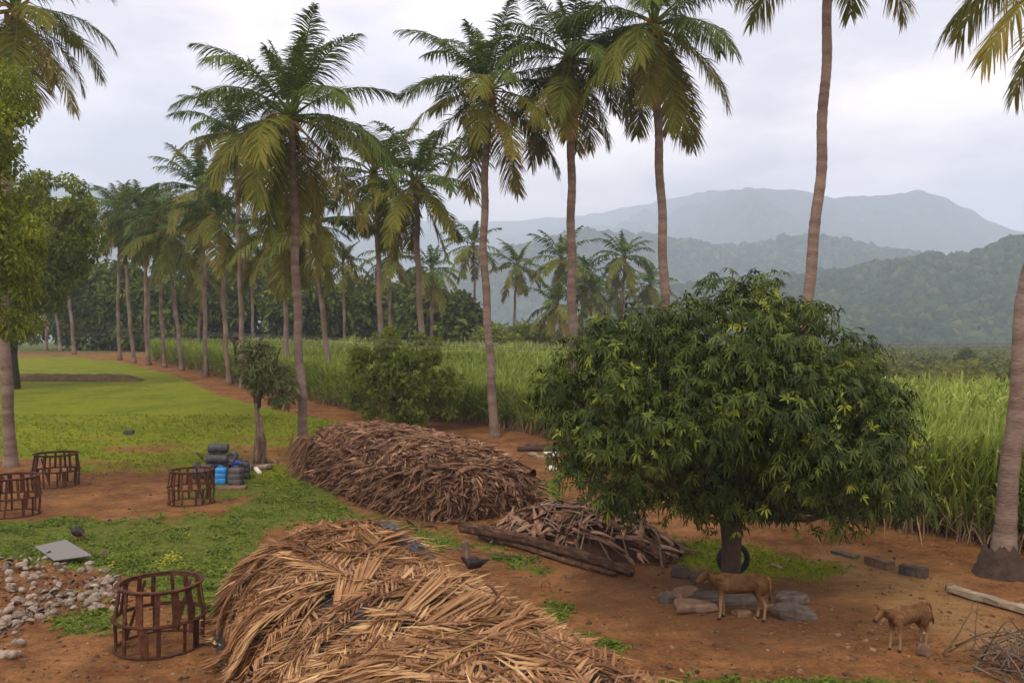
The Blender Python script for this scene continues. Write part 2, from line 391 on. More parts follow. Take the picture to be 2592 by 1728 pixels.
LAWN2 = [[(1600, 1345), (1760, 1355), (1900, 1380), (2040, 1400), (2150, 1440), (2080, 1475), (1930, 1470), (1820, 1455), (1720, 1420), (1640, 1385)],
         [(1240, 1235), (1400, 1225), (1430, 1330), (1230, 1290)],
         [(200, 1165), (560, 1160), (760, 1180), (760, 1230), (560, 1215), (430, 1200), (190, 1200)]]
SHADE_DIRT = [(1440, 1460), (1660, 1420), (2080, 1470), (2250, 1540), (2200, 1660), (1900, 1650), (1650, 1600), (1460, 1540)]  # earth colour darkened here to paint the shade under the mango

SAND = [(2080, 1400), (2250, 1420), (2420, 1490), (2640, 1600), (2640, 1660), (2480, 1640), (2380, 1600), (2250, 1530), (2120, 1490), (2040, 1450)]
def zones(px, py, Y):
    """amounts of weed green, field green, painted tree shade at ground points (px, py are where the photo shows them)"""
    nz = (fbm(px * 0.011, py * 0.03, 4, 11) - 0.5) * 70
    z1 = np.zeros(px.shape)
    for p in WEEDS: z1 = np.maximum(z1, sstep(-26, 26, polydist(px, py, p) + nz * 0.8) * .8)
    z2 = sstep(-5, 6, polydist(px, py, FIELD) + nz * .10)
    # the lower edge of the field breaks up into bare strips
    strip = fbm(px * 0.006 + 4, py * 0.09, 3, 23)
    z2 = z2 * (1 - sstep(1040, 1150, py) * (.12 + .62 * sstep(.42, .62, strip)))
    for p in LAWN2: z2 = np.maximum(z2, .72 * sstep(-22, 26, polydist(px, py, p) + nz * .7))
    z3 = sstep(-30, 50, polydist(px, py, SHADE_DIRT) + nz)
    return z1, z2, z3

# ground sheet: fine near, coarse far, reaching the horizon
us = np.arange(-1500, 4101, 17.0)
ys = [2.0]
while ys[-1] < 150: ys.append(ys[-1] * 1.0125 + .01)
while ys[-1] < 4300: ys.append(ys[-1] * 1.06)
ys = np.array([-60.0, -10.0, 0.6] + ys)
YY, UU = np.meshgrid(ys, us, indexing='ij')
XX = (UU - CX) / F * np.maximum(YY, 40 * (YY < 2) + 2)
XX[:3] = np.linspace(-400, 400, len(us))[None, :]
XX[2] = (us - CX) / F * 2.0 * 1.0
ZZ = terr(XX, YY)
ZZ[:3] = terr(XX[3], np.full(len(us), ys[3]))[None, :]
g = Geo()
m, n = YY.shape
i = np.arange(m - 1)[:, None] * n; j = np.arange(n - 1)[None, :]
g.add(np.stack([XX, YY, ZZ], -1), np.stack([i + j, i + j + 1, i + n + j + 1, i + n + j], -1))
PX = CX + F * XX / np.maximum(YY, 1); PY = CY - F * (ZZ - CAMZ) / np.maximum(YY, 1)
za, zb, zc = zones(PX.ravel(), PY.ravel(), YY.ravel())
far = sstep(95, 140, YY.ravel())
sand = sstep(-40, 40, polydist(PX.ravel(), PY.ravel(), SAND) + (fbm(PX.ravel() * .01, PY.ravel() * .03, 4, 31) - .5) * 70)
gm = bpy.data.materials.new('red_earth_and_grass'); gm.use_nodes = True
t = gm.node_tree; N = t.nodes; Lk = t.links
b = N['Principled BSDF']; b.inputs['Roughness'].default_value = .95; b.inputs['Specular IOR Level'].default_value = .1
tcg = N.new('ShaderNodeTexCoord')
def gnoise(s, d=6, r=.6, st=(1, 1, 1)):
    mp = N.new('ShaderNodeMapping'); mp.inputs['Scale'].default_value = st
    Lk.new(tcg.outputs['Object'], mp.inputs['Vector'])
    q = N.new('ShaderNodeTexNoise'); q.inputs['Scale'].default_value = s; q.inputs['Detail'].default_value = d; q.inputs['Roughness'].default_value = r
    Lk.new(mp.outputs[0], q.inputs['Vector']); return q.outputs['Fac']
def ramp(f, cols):
    r = N.new('ShaderNodeValToRGB'); el = r.color_ramp.elements
    while len(el) > 1: el.remove(el[-1])
    for k, (p, c) in enumerate(cols):
        e = el[0] if k == 0 else el.new(p)
        e.position = p; e.color = (*c, 1)
    Lk.new(f, r.inputs['Fac']); return r.outputs[0]
def mixc(f, a, c, bt='MIX'):
    q = N.new('ShaderNodeMixRGB'); q.blend_type = bt
    if isinstance(f, (int, float)): q.inputs[0].default_value = f
    else: Lk.new(f, q.inputs[0])
    Lk.new(a, q.inputs[1]); Lk.new(c, q.inputs[2]); return q.outputs[0]
def gm_(op, a, c):
    q = N.new('ShaderNodeMath'); q.operation = op; q.use_clamp = True
    for k, v in enumerate((a, c)):
        if isinstance(v, (int, float)): q.inputs[k].default_value = v
        else: Lk.new(v, q.inputs[k])
    return q.outputs[0]
def attr(nm):
    a = N.new('ShaderNodeAttribute'); a.attribute_name = nm; return a.outputs['Fac']
dirt = ramp(gnoise(.75, 10, .74), [(.30, (.085, .036, .016)), (.44, (.185, .078, .029)), (.57, (.29, .13, .047)), (.75, (.38, .20, .085))])
grit = mixc(.8, ramp(gnoise(7, 8, .8), [(.3, (.5, .45, .4)), (.5, (1, 1, 1)), (.72, (1.3, 1.25, 1.2))]), ramp(gnoise(38, 3, .7), [(.30, (.35, .33, .3)), (.42, (1, 1, 1)), (.66, (1, 1, 1)), (.74, (1.5, 1.5, 1.4))]), 'MULTIPLY')
dirt = mixc(.85, dirt, grit, 'MULTIPLY')
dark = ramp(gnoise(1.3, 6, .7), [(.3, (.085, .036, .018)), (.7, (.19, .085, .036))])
dirt = mixc(gm_('MULTIPLY', attr('soil_shade'), .75), dirt, dark)  # painted tree shade mixed into the earth colour
paleearth = ramp(gnoise(1.8, 8, .75), [(.3, (.22, .115, .042)), (.55, (.36, .21, .085)), (.75, (.45, .29, .13))])
dirt = mixc(gm_('MULTIPLY', attr('sand'), .8), dirt, paleearth)
scuff = ramp(gnoise(2.2, 5, .7, (1, 2.5, 1)), [(.50, (0, 0, 0)), (.62, (1, 1, 1))])
green_tint = ramp(gnoise(3, 6, .7), [(.3, (.085, .07, .022)), (.7, (.15, .12, .04))])
dirt = mixc(gm_('MULTIPLY', scuff, .45), dirt, green_tint)
fgrain0 = ramp(gnoise(14, 4, .8), [(.3, (.45, .5, .4)), (.5, (1, 1, 1)), (.7, (1.5, 1.45, 1.2))])
weedc = mixc(.8, ramp(gnoise(3.5, 9, .82), [(.32, (.045, .050, .010)), (.46, (.080, .105, .014)), (.56, (.135, .155, .020)), (.66, (.15, .14, .035)), (.76, (.25, .13, .05))]), fgrain0, 'MULTIPLY')
fieldc = ramp(gnoise(.35, 8, .75), [(.32, (.105, .130, .006)), (.5, (.165, .190, .009)), (.62, (.195, .205, .012)), (.78, (.20, .15, .022))])
fgrain = ramp(gnoise(5, 4, .8, (1, .35, 1)), [(.3, (.6, .65, .5)), (.55, (1, 1, 1)), (.75, (1.3, 1.2, 1.1))])
fieldc = mixc(.5, fieldc, fgrain, 'MULTIPLY')
scrubc = ramp(gnoise(.03, 8, .7), [(.3, (.03, .05, .012)), (.5, (.08, .10, .025)), (.7, (.15, .13, .05))])
edge = gnoise(1.6, 10, .78)
def soft(a, c=.5):   # break the mask's edge with fine noise
    s = gm_('ADD', a, gm_('MULTIPLY', edge, .7)); mr = N.new('ShaderNodeMapRange'); mr.inputs['From Min'].default_value = .62; mr.inputs['From Max'].default_value = .92
    Lk.new(s, mr.inputs['Value']); return mr.outputs[0]
colr = mixc(soft(attr('weed')), dirt, weedc)
colr = mixc(soft(attr('field')), colr, fieldc)
colr = mixc(attr('far'), colr, scrubc)
Lk.new(colr, b.inputs['Base Color'])
bp = N.new('ShaderNodeBump'); bp.inputs['Strength'].default_value = .8; bp.inputs['Distance'].default_value = .11
hsum = N.new('ShaderNodeMath'); hsum.operation = 'ADD'; Lk.new(gnoise(2.3, 9, .75), hsum.inputs[0]); Lk.new(gnoise(11, 5, .7), hsum.inputs[1])
Lk.new(hsum.outputs[0], bp.inputs['Height'])
Lk.new(bp.outputs[0], b.inputs['Normal'])
gme = g.mesh('ground', gm, smooth=True)
for nm, arr in (('weed', za), ('field', zb), ('soil_shade', zc), ('far', far), ('sand', sand)):
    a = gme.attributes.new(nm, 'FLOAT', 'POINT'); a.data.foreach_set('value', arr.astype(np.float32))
tag(obj('ground', gme), kind='structure')

# low earth bund across the field
def bund():
    g = Geo(); a = ground(20, 962); c = ground(350, 965)
    Y0 = (a[1] + c[1]) / 2; xs = np.linspace(a[0] - 12, c[0], 70)
    prof = [(-.9, -.1), (-.45, .38), (.0, .52), (.5, .5), (1.2, -.1)]
    V = np.array([[(x, Y0 + dy + .15 * math.sin(x), float(terr(x, Y0)) + dz * (.85 + .3 * random.random()) * min(1, (c[0] - x) / 2 + .2)) for (dy, dz) in prof] for x in xs])
    m, n = V.shape[:2]; i = np.arange(m - 1)[:, None] * n; j = np.arange(n - 1)[None, :]
    g.add(V, np.stack([i + j, i + n + j, i + n + j + 1, i + j + 1], -1))
    mt = pmat('bund_earth', [(0, (.045, .045, .016)), (.5, (.10, .07, .028)), (1, (.19, .10, .045))], 1.5, w_rnd=0, w_noise=1, rough=.95, bump=.8)
    tag(obj('earth_bank', g.mesh('earth_bank', mt, True)), kind='structure')
    return Y0
BUND_Y = bund()

# ------------------------------------------------------------------ hills
def hill(name, ridge, foot, back, colr, seed, amp, nx=300, nt=64, spur=.5, nscale=.05):
    rx = np.array([p[0] for p in ridge], float); ry = np.array([p[1] for p in ridge], float)
    rd = np.array([p[2] for p in ridge], float)
    u = np.linspace(rx[0], rx[-1], nx)
    pyr = np.interp(u, rx, ry); D = np.interp(u, rx, rd)
    H = CAMZ - (pyr - CY) / F * D
    T = np.concatenate([np.linspace(0, 1, nt), np.linspace(1.03, 1.9, 16)])
    tt, uu = np.meshgrid(T, u, indexing='ij')
    DD = np.where(tt <= 1, foot + (D[None, :] - foot) * tt, D[None, :] + (tt - 1) * back)
    X = (uu - CX) / F * DD
    el = np.sin(np.clip(tt, 0, 1) * np.pi / 2) ** 1.1
    # gullies and spurs run down the slope
    gul = (fbm(X * spur / 100 + tt * .6, DD * .0016 + seed, 5, seed) - .66) * np.sin(np.clip(tt, 0, 1) * np.pi) ** .8 * .95
    s = np.where(tt <= 1, np.minimum(el * (1 + gul), 1) * DD / D[None, :], 1 - (tt - 1) ** 1.4)
    Z = H[None, :] * s + amp * (fbm(X * nscale, DD * nscale, 3, seed + 9) - .5) * 2 * np.clip(tt * 6, 0, 1)
    Z = np.where(tt == 0, -2, Z)
    g = Geo(); m, n = Z.shape; i = np.arange(m - 1)[:, None] * n; j = np.arange(n - 1)[None, :]
    g.add(np.stack([X, DD, Z], -1), np.stack([i + j, i + j + 1, i + n + j + 1, i + n + j], -1))
    mt = pmat(name + '_woods', colr, .03, 10, w_noise=1, w_rnd=0, rough=1, bump=1.0, bscale=.10, dist=6.0, spec=0)
    return tag(obj(name, g.mesh(name, mt, True)), kind='structure')
hcol = [(0, (.012, .024, .013)), (.4, (.028, .048, .020)), (.7, (.060, .080, .034)), (1, (.11, .115, .05))]
def hill_woods(ob, n, size, seed, name, lab, mx=1e9):
    # separate tree crowns over the slope, each an uneven little dome
    r = np.random.default_rng(seed); me = ob.data; nv = len(me.vertices)
    co = np.empty(nv * 3, np.float32); me.vertices.foreach_get('co', co); co = co.reshape(-1, 3)
    q = np.empty(len(me.polygons) * 4, np.int32); me.loops.foreach_get('vertex_index', q); q = q.reshape(-1, 4)
    cen = co[q].mean(1); u = CX + F * cen[:, 0] / cen[:, 1]
    e1 = co[q[:, 1]] - co[q[:, 0]]; e2 = co[q[:, 3]] - co[q[:, 0]]; area = np.linalg.norm(np.cross(e1, e2), axis=1)
    wgt = area * ((u > 1000) & (u < 2750)); wgt = wgt / wgt.sum()
    f = r.choice(len(q), n, p=wgt); a, b = r.random((2, n, 1))
    P = co[q[f, 0]] * (1 - a) * (1 - b) + co[q[f, 1]] * a * (1 - b) + co[q[f, 2]] * a * b + co[q[f, 3]] * (1 - a) * b
    s = size * r.uniform(.5, 1.3, n)
    k = 5; ang = np.arange(k) * 2 * np.pi / k
    ring = np.stack([np.cos(ang), np.sin(ang), 0 * ang], -1)
    tpl = np.vstack([ring * [1, 1, 0] + [0, 0, -.3], ring * .8 + [0, 0, .55], [[0, 0, .95]]])
    V = P[:, None] + s[:, None, None] * tpl[None] * (1 + .35 * r.normal(0, 1, (n, 11, 1)) * .5) + r.normal(0, .12, (n, 11, 3)) * s[:, None, None]
    j = np.arange(k); Qt = np.stack([j, (j + 1) % k, (j + 1) % k + k, j + k], -1); Tt = np.stack([j + k, (j + 1) % k + k, np.full(k, 10)], -1)
    o = np.arange(n)[:, None, None] * 11
    g = Geo(); g.add(V.reshape(-1, 3), (o + Qt).reshape(-1, 4), (o + Tt).reshape(-1, 3), r=np.repeat(np.clip(r.normal(.45, .28, n), 0, 1), 11))
    mt = pmat(name + '_leaf', [(0, (.010, .022, .010)), (.45, (.026, .048, .017)), (.75, (.055, .078, .026)), (1, (.12, .12, .05))], .02, 4, w_noise=.35, w_rnd=.65, rough=1, bump=0, spec=0)
    return tag(obj(name, g.mesh(name, mt, True)), lab, 'hillside trees', kind='stuff')
nearh = hill('near_hill', [(850, 872, 644), (1150, 862, 691), (1300, 845, 748), (1450, 815, 806), (1560, 775, 851), (1680, 735, 875), (1800, 715, 897), (1950, 705, 921), (2130, 690, 944), (2230, 672, 944), (2320, 655, 921), (2339, 647, 908),
                   (2416, 650, 897), (2485, 640, 886), (2523, 627, 875), (2561, 607, 864), (2588, 608, 864), (2700, 590, 864), (2900, 560, 875), (3300, 560, 897)], 560, 380, hcol, 3, 4.5, spur=1.1, nscale=.045)
midh = hill('middle_hill', [(700, 840, 1577), (900, 780, 1690), (1100, 700, 1690), (1200, 665, 1690), (1341, 622, 1690), (1456, 592, 1690), (1540, 590, 1690), (1628, 596, 1690), (1686, 604, 1690), (1781, 619, 1666), (1858, 628, 1644), (1930, 614, 1622),
                     (1995, 607, 1610), (2072, 602, 1599), (2148, 613, 1599), (2225, 630, 1599), (2320, 645, 1599), (2450, 690, 1599), (2700, 770, 1577)], 1250, 550, hcol, 5, 6.5, spur=.8, nscale=.035)
hill('far_mountain', [(-1500, 520, 3400), (-300, 500, 3400), (0, 484, 3400), (150, 474, 3400), (230, 469, 3400), (279, 478, 3400), (325, 471, 3400), (420, 480, 3471), (600, 505, 4111), (800, 533, 4822), (1000, 556, 5000),
                      (1150, 560, 5000), (1300, 558, 5000), (1500, 542, 5000), (1700, 503, 4185), (1800, 482, 3642), (1870, 480, 3262), (1915, 474, 3100), (2003, 480, 3100), (2087, 497, 3100), (2170, 500, 3100), (2240, 501, 3100), (2290, 492, 3100), (2317, 484, 3100), (2374, 490, 3100),
                      (2431, 517, 3100), (2481, 547, 3100), (2565, 580, 3100), (2700, 595, 3100), (3000, 600, 3100), (3600, 560, 3100)], 2000, 1100, hcol, 8, 12, nx=340, spur=.45, nscale=.02)

hill_woods(nearh, 13500, 4.7, 41, 'near_hill_woods', 'dense trees covering the slopes of the nearest hill')
hill_woods(midh, 10000, 9.5, 42, 'middle_hill_woods', 'trees covering the hazy middle ridge')
# the air: one closed box of even haze
g = Geo(); x0, x1, y0, y1, z0, z1 = -7500, 7500, -700, 7200, -3.4, 930
V = [(x, y, z) for x in (x0, x1) for y in (y0, y1) for z in (z0, z1)]
g.add(V, box((0, 0, 0), (1, 1, 1))[1])
hm = bpy.data.materials.new('haze_air'); hm.use_nodes = True
for q in list(hm.node_tree.nodes):
    if q.type == 'BSDF_PRINCIPLED': hm.node_tree.nodes.remove(q)
pv = hm.node_tree.nodes.new('ShaderNodeVolumePrincipled')
pv.inputs['Color'].default_value = (.73, .84, 1.0, 1); pv.inputs['Density'].default_value = .0004; pv.inputs['Anisotropy'].default_value = .0
hm.node_tree.links.new(pv.outputs[0], hm.node_tree.nodes['Material Output'].inputs['Volume'])
tag(obj('haze', g.mesh('haze', hm)), kind='stuff')
# ------------------------------------------------------------------ coconut palms
def make_frond(elev, bend, length=4.7, nl=95, lw=.052, dry=0.0, seed=0, wind=0.0):
    """a palm leaf growing from the origin towards +X; gravity is -Z"""
    r = np.random.default_rng(seed)
    s = np.linspace(0, 1, 15)
    ang = R(elev) - R(bend) * s ** 1.5
    ds = length / 14
    x = np.concatenate([[0], np.cumsum(np.cos(ang[:-1]) * ds)]); z = np.concatenate([[0], np.cumsum(np.sin(ang[:-1]) * ds)])
    sway = wind * s ** 2 * length * .12
    pts = np.stack([x, sway, z], -1)
    rib = Geo()
    V, Q, T = tube(pts, np.interp(s, [0, .1, .3, 1], [.085, .05, .03, .008]), 4, up=(0, 1, 0), flat=1.2)
    rib.add(V, Q, T, r=.9, t=.6)
    g = rib
    for side in (-1, 1):
        sl = np.linspace(.17, .995, nl) + r.normal(0, .003, nl)
        sl = np.clip(sl, .15, .998)
        k = sl * 14; i0 = np.clip(k.astype(int), 0, 13); f = (k - i0)[:, None]
        P = pts[i0] * (1 - f) + pts[i0 + 1] * f
        Tn = unit(pts[i0 + 1] - pts[i0])
        prof = np.interp(sl, [.15, .3, .55, .8, 1], [.55, .9, 1.0, .75, .35]) * length * .235
        L = prof * r.uniform(.85, 1.1, nl)
        sd = np.array([0, side, 0.0])
        up = np.cross(Tn, np.array([0, 1.0, 0])); up *= np.sign(up[:, 2:3] + 1e-6)
        fw = np.interp(sl, [.15, .7, 1], [.35, .75, 1.6])[:, None]
        D = Tn * fw + sd * .95 + up * r.normal(.10, .14, (nl, 1)) + r.normal(0, .07, (nl, 3))
        droop = r.uniform(.35, .8, nl) * (1.0 if elev > -30 else .8)
        S = np.cross(D, sd * 0 + up + .25 * r.normal(0, 1, (nl, 3)))
        L = L * (1 - .6 * (r.random(nl) < .07)) * (.8 + .35 * np.sin(sl * 9 + r.random() * 6) ** 2)
        V, Q, T, rr, tt = blades(P, D, S, L, lw * r.uniform(.8, 1.15, nl), bend=droop, ts=(0, .4, .75, 1), ws=(.55, 1, .7, 0), rnd=r.random(nl))
        g.add(V, Q, T, rr, tt)
    return g
ELEV = [(78, 34), (66, 48), (52, 62), (36, 72), (20, 72), (4, 66), (-12, 56), (-30, 42), (-48, 30), (-64, 18)]
LIB = {}
def frond_mesh(k, lod, col, var):
    key = (k, lod, col, var)
    if key not in LIB:
        e, bd = ELEV[k]
        nl, lw = {0: (88, .058), 1: (48, .10), 2: (26, .17)}[lod]
        L = 4.7 * (.74 if k == 0 else .94 if k == 1 else 1.04)
        LIB[key] = make_frond(e, bd + (var - 1) * 7, L, nl, lw, seed=k * 10 + var, wind=(-.8, .2, 1.0)[var]).mesh('frond', M[col])
    return LIB[key]
NUT = None
def palm(label, trunk_px, crown_px, rad, lod=1, nf=26, scale=1.0, Y=None, seed=1, kmin=0, kmax=9, yellow=.3, flare=1.7, nuts=True, group='coconut palms along the cane field', shift=None, spec=None):
    r = np.random.default_rng(seed)
    b0 = ground(*trunk_px[0]) if Y is None else None
    if Y is None: Y = b0[1]
    pts = [at(px, py, Y) for px, py in list(trunk_px) + [crown_px]]
    zb = float(terr(pts[0][0], Y))
    pts[0][2] = zb - .15
    pts = np.array(pts); base = np.array([pts[0][0], Y, zb])
    # smooth the path
    q = np.concatenate([[0], np.cumsum(np.linalg.norm(np.diff(pts, axis=0), axis=1))])
    L = q[-1]; n = int(L / (.16 if lod == 0 else .45)) + 4
    s = np.linspace(0, L, n)
    P = np.stack([np.interp(s, q, pts[:, k]) for k in range(3)], -1)
    ker = max(3, int(n * .16)) | 1; pad = ker // 2
    for k in (0, 1):
        e = np.concatenate([2 * P[0, k] - P[1:pad + 1, k][::-1], P[:, k], 2 * P[-1, k] - P[-pad - 1:-1, k][::-1]])
        P[:, k] = np.convolve(e, np.ones(ker) / ker, 'valid')
    if shift is not None: P[:, 1] += shift * (s / L) ** 2
    P[:, 0] += .035 * np.sin(s * 1.7 + seed) * np.clip(s / 3, 0, 1)
    rr = rad * (1 + (flare - 1) * np.exp(-s / .45)) * np.interp(s / L, [0, .1, 1], [1.08, 1, .74])
    if lod == 0: rr = rr * (1 + .035 * (np.arange(n) % 2)) * (1 + .03 * r.normal(0, 1, n))
    else: rr = rr * (1 + .03 * r.normal(0, 1, n))
    root = thing('coconut_palm', label, 'palm tree', base, 0, group)
    g = Geo(); V, Q, T = tube(P, rr, 12 if lod == 0 else 8); g.add(V, Q, T, r=np.concatenate([np.repeat(r.random(n), 12 if lod == 0 else 8), [.5, .5]]))
    obj('trunk', g.mesh('trunk', M['trunk'], True, base), root)
    top = P[-1] - base
    golden = 2.39996
    ks = np.linspace(kmin + .1, kmax + .6, nf)
    for i in range(nf):
        k = int(np.clip(ks[i] + r.normal(0, .35), 0, 9))
        az = i * golden + r.normal(0, .18) + seed
        if spec and i in spec: k, az = spec[i]
        rel = i / nf
        c = 'frond_green'
        if rel > .55: c = 'frond_olive'
        if rel > .78 and r.random() < yellow: c = 'frond_yellow'
        if k >= 8 and yellow > .5 and r.random() < .5: c = 'frond_yellow'
        me = frond_mesh(k, lod, c, int(r.integers(0, 3)))
        o = obj('frond', me, root, top + np.array([.1 * math.cos(az), .1 * math.sin(az), .25 - .5 * rel]), (r.normal(0, .08), r.normal(0, .07), az), scale * r.uniform(.85, 1.08) * (1 if k else .9))
    # leaf sheaths and nuts under the crown
    if nuts:
        global NUT
        if NUT is None:
            gg = Geo(); prof = [(0.001, -.15), (.07, -.12), (.105, -.03), (.10, .06), (.05, .13), (.001, .15)]
            V, Q, _ = lathe(prof, 8); gg.add(V, Q); NUT = gg.mesh('coconut', M['coconut'], True)
            gg = Geo(); gg.add(*tube([(0, 0, 0), (.3, 0, .12), (.62, 0, 0), (.85, 0, -.3)], [.03, .05, .035, .01], 5)); NUT = (NUT, gg.mesh('flower_stalk', M['spathe'], True))
        for i in range(9 if lod == 0 else 4):
            a = r.random() * 6.28; q = .22 + .12 * r.random()
            obj('coconut', NUT[0], root, top + np.array([q * math.cos(a), q * math.sin(a), -.35 - .25 * r.random()]), (r.normal(0, .3), r.normal(0, .3), 0), 1.0)
        for i in range(5 if lod == 0 else 3):
            a = r.random() * 6.28
            obj('flower_stalk', NUT[1], root, top + np.array([.1 * math.cos(a), .1 * math.sin(a), -.15]), (0, r.normal(0, .3), a), 1.1)
    return root

palm('tall coconut palm beside the gnarled tree, crown wide with long olive lower leaves', [(768, 1160), (766, 1040), (757, 900), (751, 750), (747, 600), (742, 440)], (736, 296), .20, 0, 34, 1.05, seed=3, yellow=.7)
palm('coconut palm rising behind the right end of the big leaf stack', [(1254, 1106), (1244, 980), (1238, 850), (1223, 650), (1227, 480), (1232, 350)], (1237, 228), .205, 0, 30, .98, seed=8, yellow=.5)
palm('coconut palm whose trunk meets the left shoulder of the mango tree, brown hanging leaves', [(1455, 1130), (1452, 930), (1447, 700), (1446, 560), (1446, 380)], (1447, 150), .235, 0, 34, 1.0, Y=42, seed=12, yellow=.8, kmin=.5)
palm('coconut palm behind the mango top with a leaning reddish trunk', [(1690, 1190), (1684, 810), (1679, 640), (1671, 440), (1662, 268)], (1657, 62), .225, 0, 32, 1.08, Y=39, seed=21, yellow=.2, kmin=.5)
palm('coconut palm with a long bare grey trunk, its crown cut off by the top edge', [(2000, 1250), (2040, 790), (2060, 600), (2075, 497), (2082, 320), (2093, 115), (2096, 0)], (2102, -185), .205, 0, 26, .88, Y=30, seed=33, yellow=.3, kmax=6.6, flare=1.5)
palm('coconut palm at the right edge with a dark swollen foot beside the cane', [(2532, 1455), (2543, 1360), (2562, 1150), (2580, 950), (2596, 750), (2690, 300)], (2900, -270), .195, 0, 26, 1.0, kmax=7.5, seed=45, yellow=.2, flare=2.3)
palm('coconut palm at the left edge with its crown above the feathery tree', [(28, 1180), (22, 1050), (12, 900), (4, 700), (18, 400), (36, 160)], (38, 22), .215, 0, 30, .86, seed=52, yellow=.5, flare=1.5)
g = Geo(); b0 = ground(2532, 1455); r0 = np.random.default_rng(4)
a_ = np.linspace(0, 6.283, 18, endpoint=False); lv = [(.62, -.1), (.52, .06), (.44, .2), (.38, .34), (.35, .44), (.31, .52), (.26, .58), (.22, .60)]
V = np.array([((q * (.8 + .5 * float(fbm(a * 2.2, z * 5, 3, 2)))) * math.cos(a), (q * (.8 + .5 * float(fbm(a * 2.2, z * 5, 3, 2)))) * math.sin(a), z + .05 * r0.normal() * (z > 0)) for q, z in lv for a in a_])
i_ = np.arange(len(lv) - 1)[:, None] * 18; j_ = np.arange(18)[None, :]; k_ = (j_ + 1) % 18
g.add(V, np.stack([i_ + j_, i_ + k_, i_ + 18 + k_, i_ + 18 + j_], -1), r=r0.random(len(V)) * .3)
o = obj('root_mass', g.mesh('root_mass', M['bark'], True), [q for q in bpy.data.objects if q.get('label', '').startswith('coconut palm at the right edge')][0])
o['label'] = 'dark swollen mass of roots round the foot'
# the row on the path's edge, behind and to the left
palm('tall coconut palm just left of and behind the wide crowned one', [(614, 985), (612, 850), (606, 640), (600, 480)], (592, 335), .19, 1, 26, 1.0, Y=62, seed=61, yellow=.4)
palm('coconut palm with ochre hanging leaves over the middle of the path row', [(522, 953), (519, 820), (516, 640)], (506, 478), .19, 1, 28, 1.0, seed=62, yellow=.9)
palm('coconut palm at the path whose crown fills the gap left of the wide crowned one', [(582, 971), (572, 880), (566, 750), (562, 640)], (552, 545), .19, 1, 26, .95, seed=63, yellow=.9)
palm('coconut palm in the row with a trunk bowed to the left, above the far field', [(461, 938), (452, 850), (438, 730), (431, 680)], (420, 585), .19, 1, 26, .95, seed=64, yellow=.5)
palm('coconut palm of the path row beside the start of the cane', [(418, 930), (408, 800), (405, 660)], (408, 552), .19, 1, 26, 1.0, seed=65)
palm('coconut palm of the path row standing closest to the corner of the cane', [(378, 924), (369, 850), (369, 740), (368, 670)], (362, 545), .2, 1, 26, 1.0, seed=66)
palm('slender coconut palm leaning right out of the middle of the path row', [(376, 905), (377, 740), (386, 680)], (404, 590), .16, 1, 22, .9, Y=100, seed=67)
palm('coconut palm in the path row with a trunk curving up to the left', [(340, 918), (327, 800), (320, 690)], (316, 545), .2, 1, 26, 1.0, seed=68)
palm('straight coconut palm where the path bends away, left end of the open row', [(304, 911), (298, 800), (300, 690)], (303, 545), .2, 1, 26, 1.0, seed=69)
palm('coconut palm partly behind the feathery trees, trunk leaning left', [(188, 897), (180, 800), (172, 735), (160, 690)], (140, 620), .22, 1, 20, .9, seed=70)
palm('coconut palm under the feathery trees, thin pale leaning trunk', [(154, 889), (143, 800), (132, 730)], (118, 650), .22, 1, 20, .9, seed=71)
palm('coconut palm stub showing under the feathery trees, farthest left of the row', [(117, 887), (118, 850), (112, 780)], (100, 690), .22, 1, 18, .8, seed=72)
palm('coconut palm of the cane edge just right of the wide crowned palm, ochre leaves', [(845, 1020), (835, 950), (824, 850), (812, 760), (804, 660)], (803, 560), .19, 1, 28, .95, Y=56, seed=73, yellow=.8)
palm('coconut palm showing between the gnarled tree and the wide crowned palm', [(728, 990), (725, 850), (719, 700)], (712, 590), .19, 1, 26, .95, Y=60, seed=74, yellow=.5)
palm('coconut palm with a short fresh crown left of the two tall middle ones', [(965, 1050), (962, 800), (955, 560)], (946, 440), .19, 1, 28, .95, Y=55, seed=75, yellow=.6)
palm('coconut palm behind the round bush with one long leaf reaching right', [(1072, 1060), (1066, 818), (1058, 690), (1056, 560)], (1052, 462), .2, 1, 28, 1.0, Y=52, seed=76, yellow=.4)
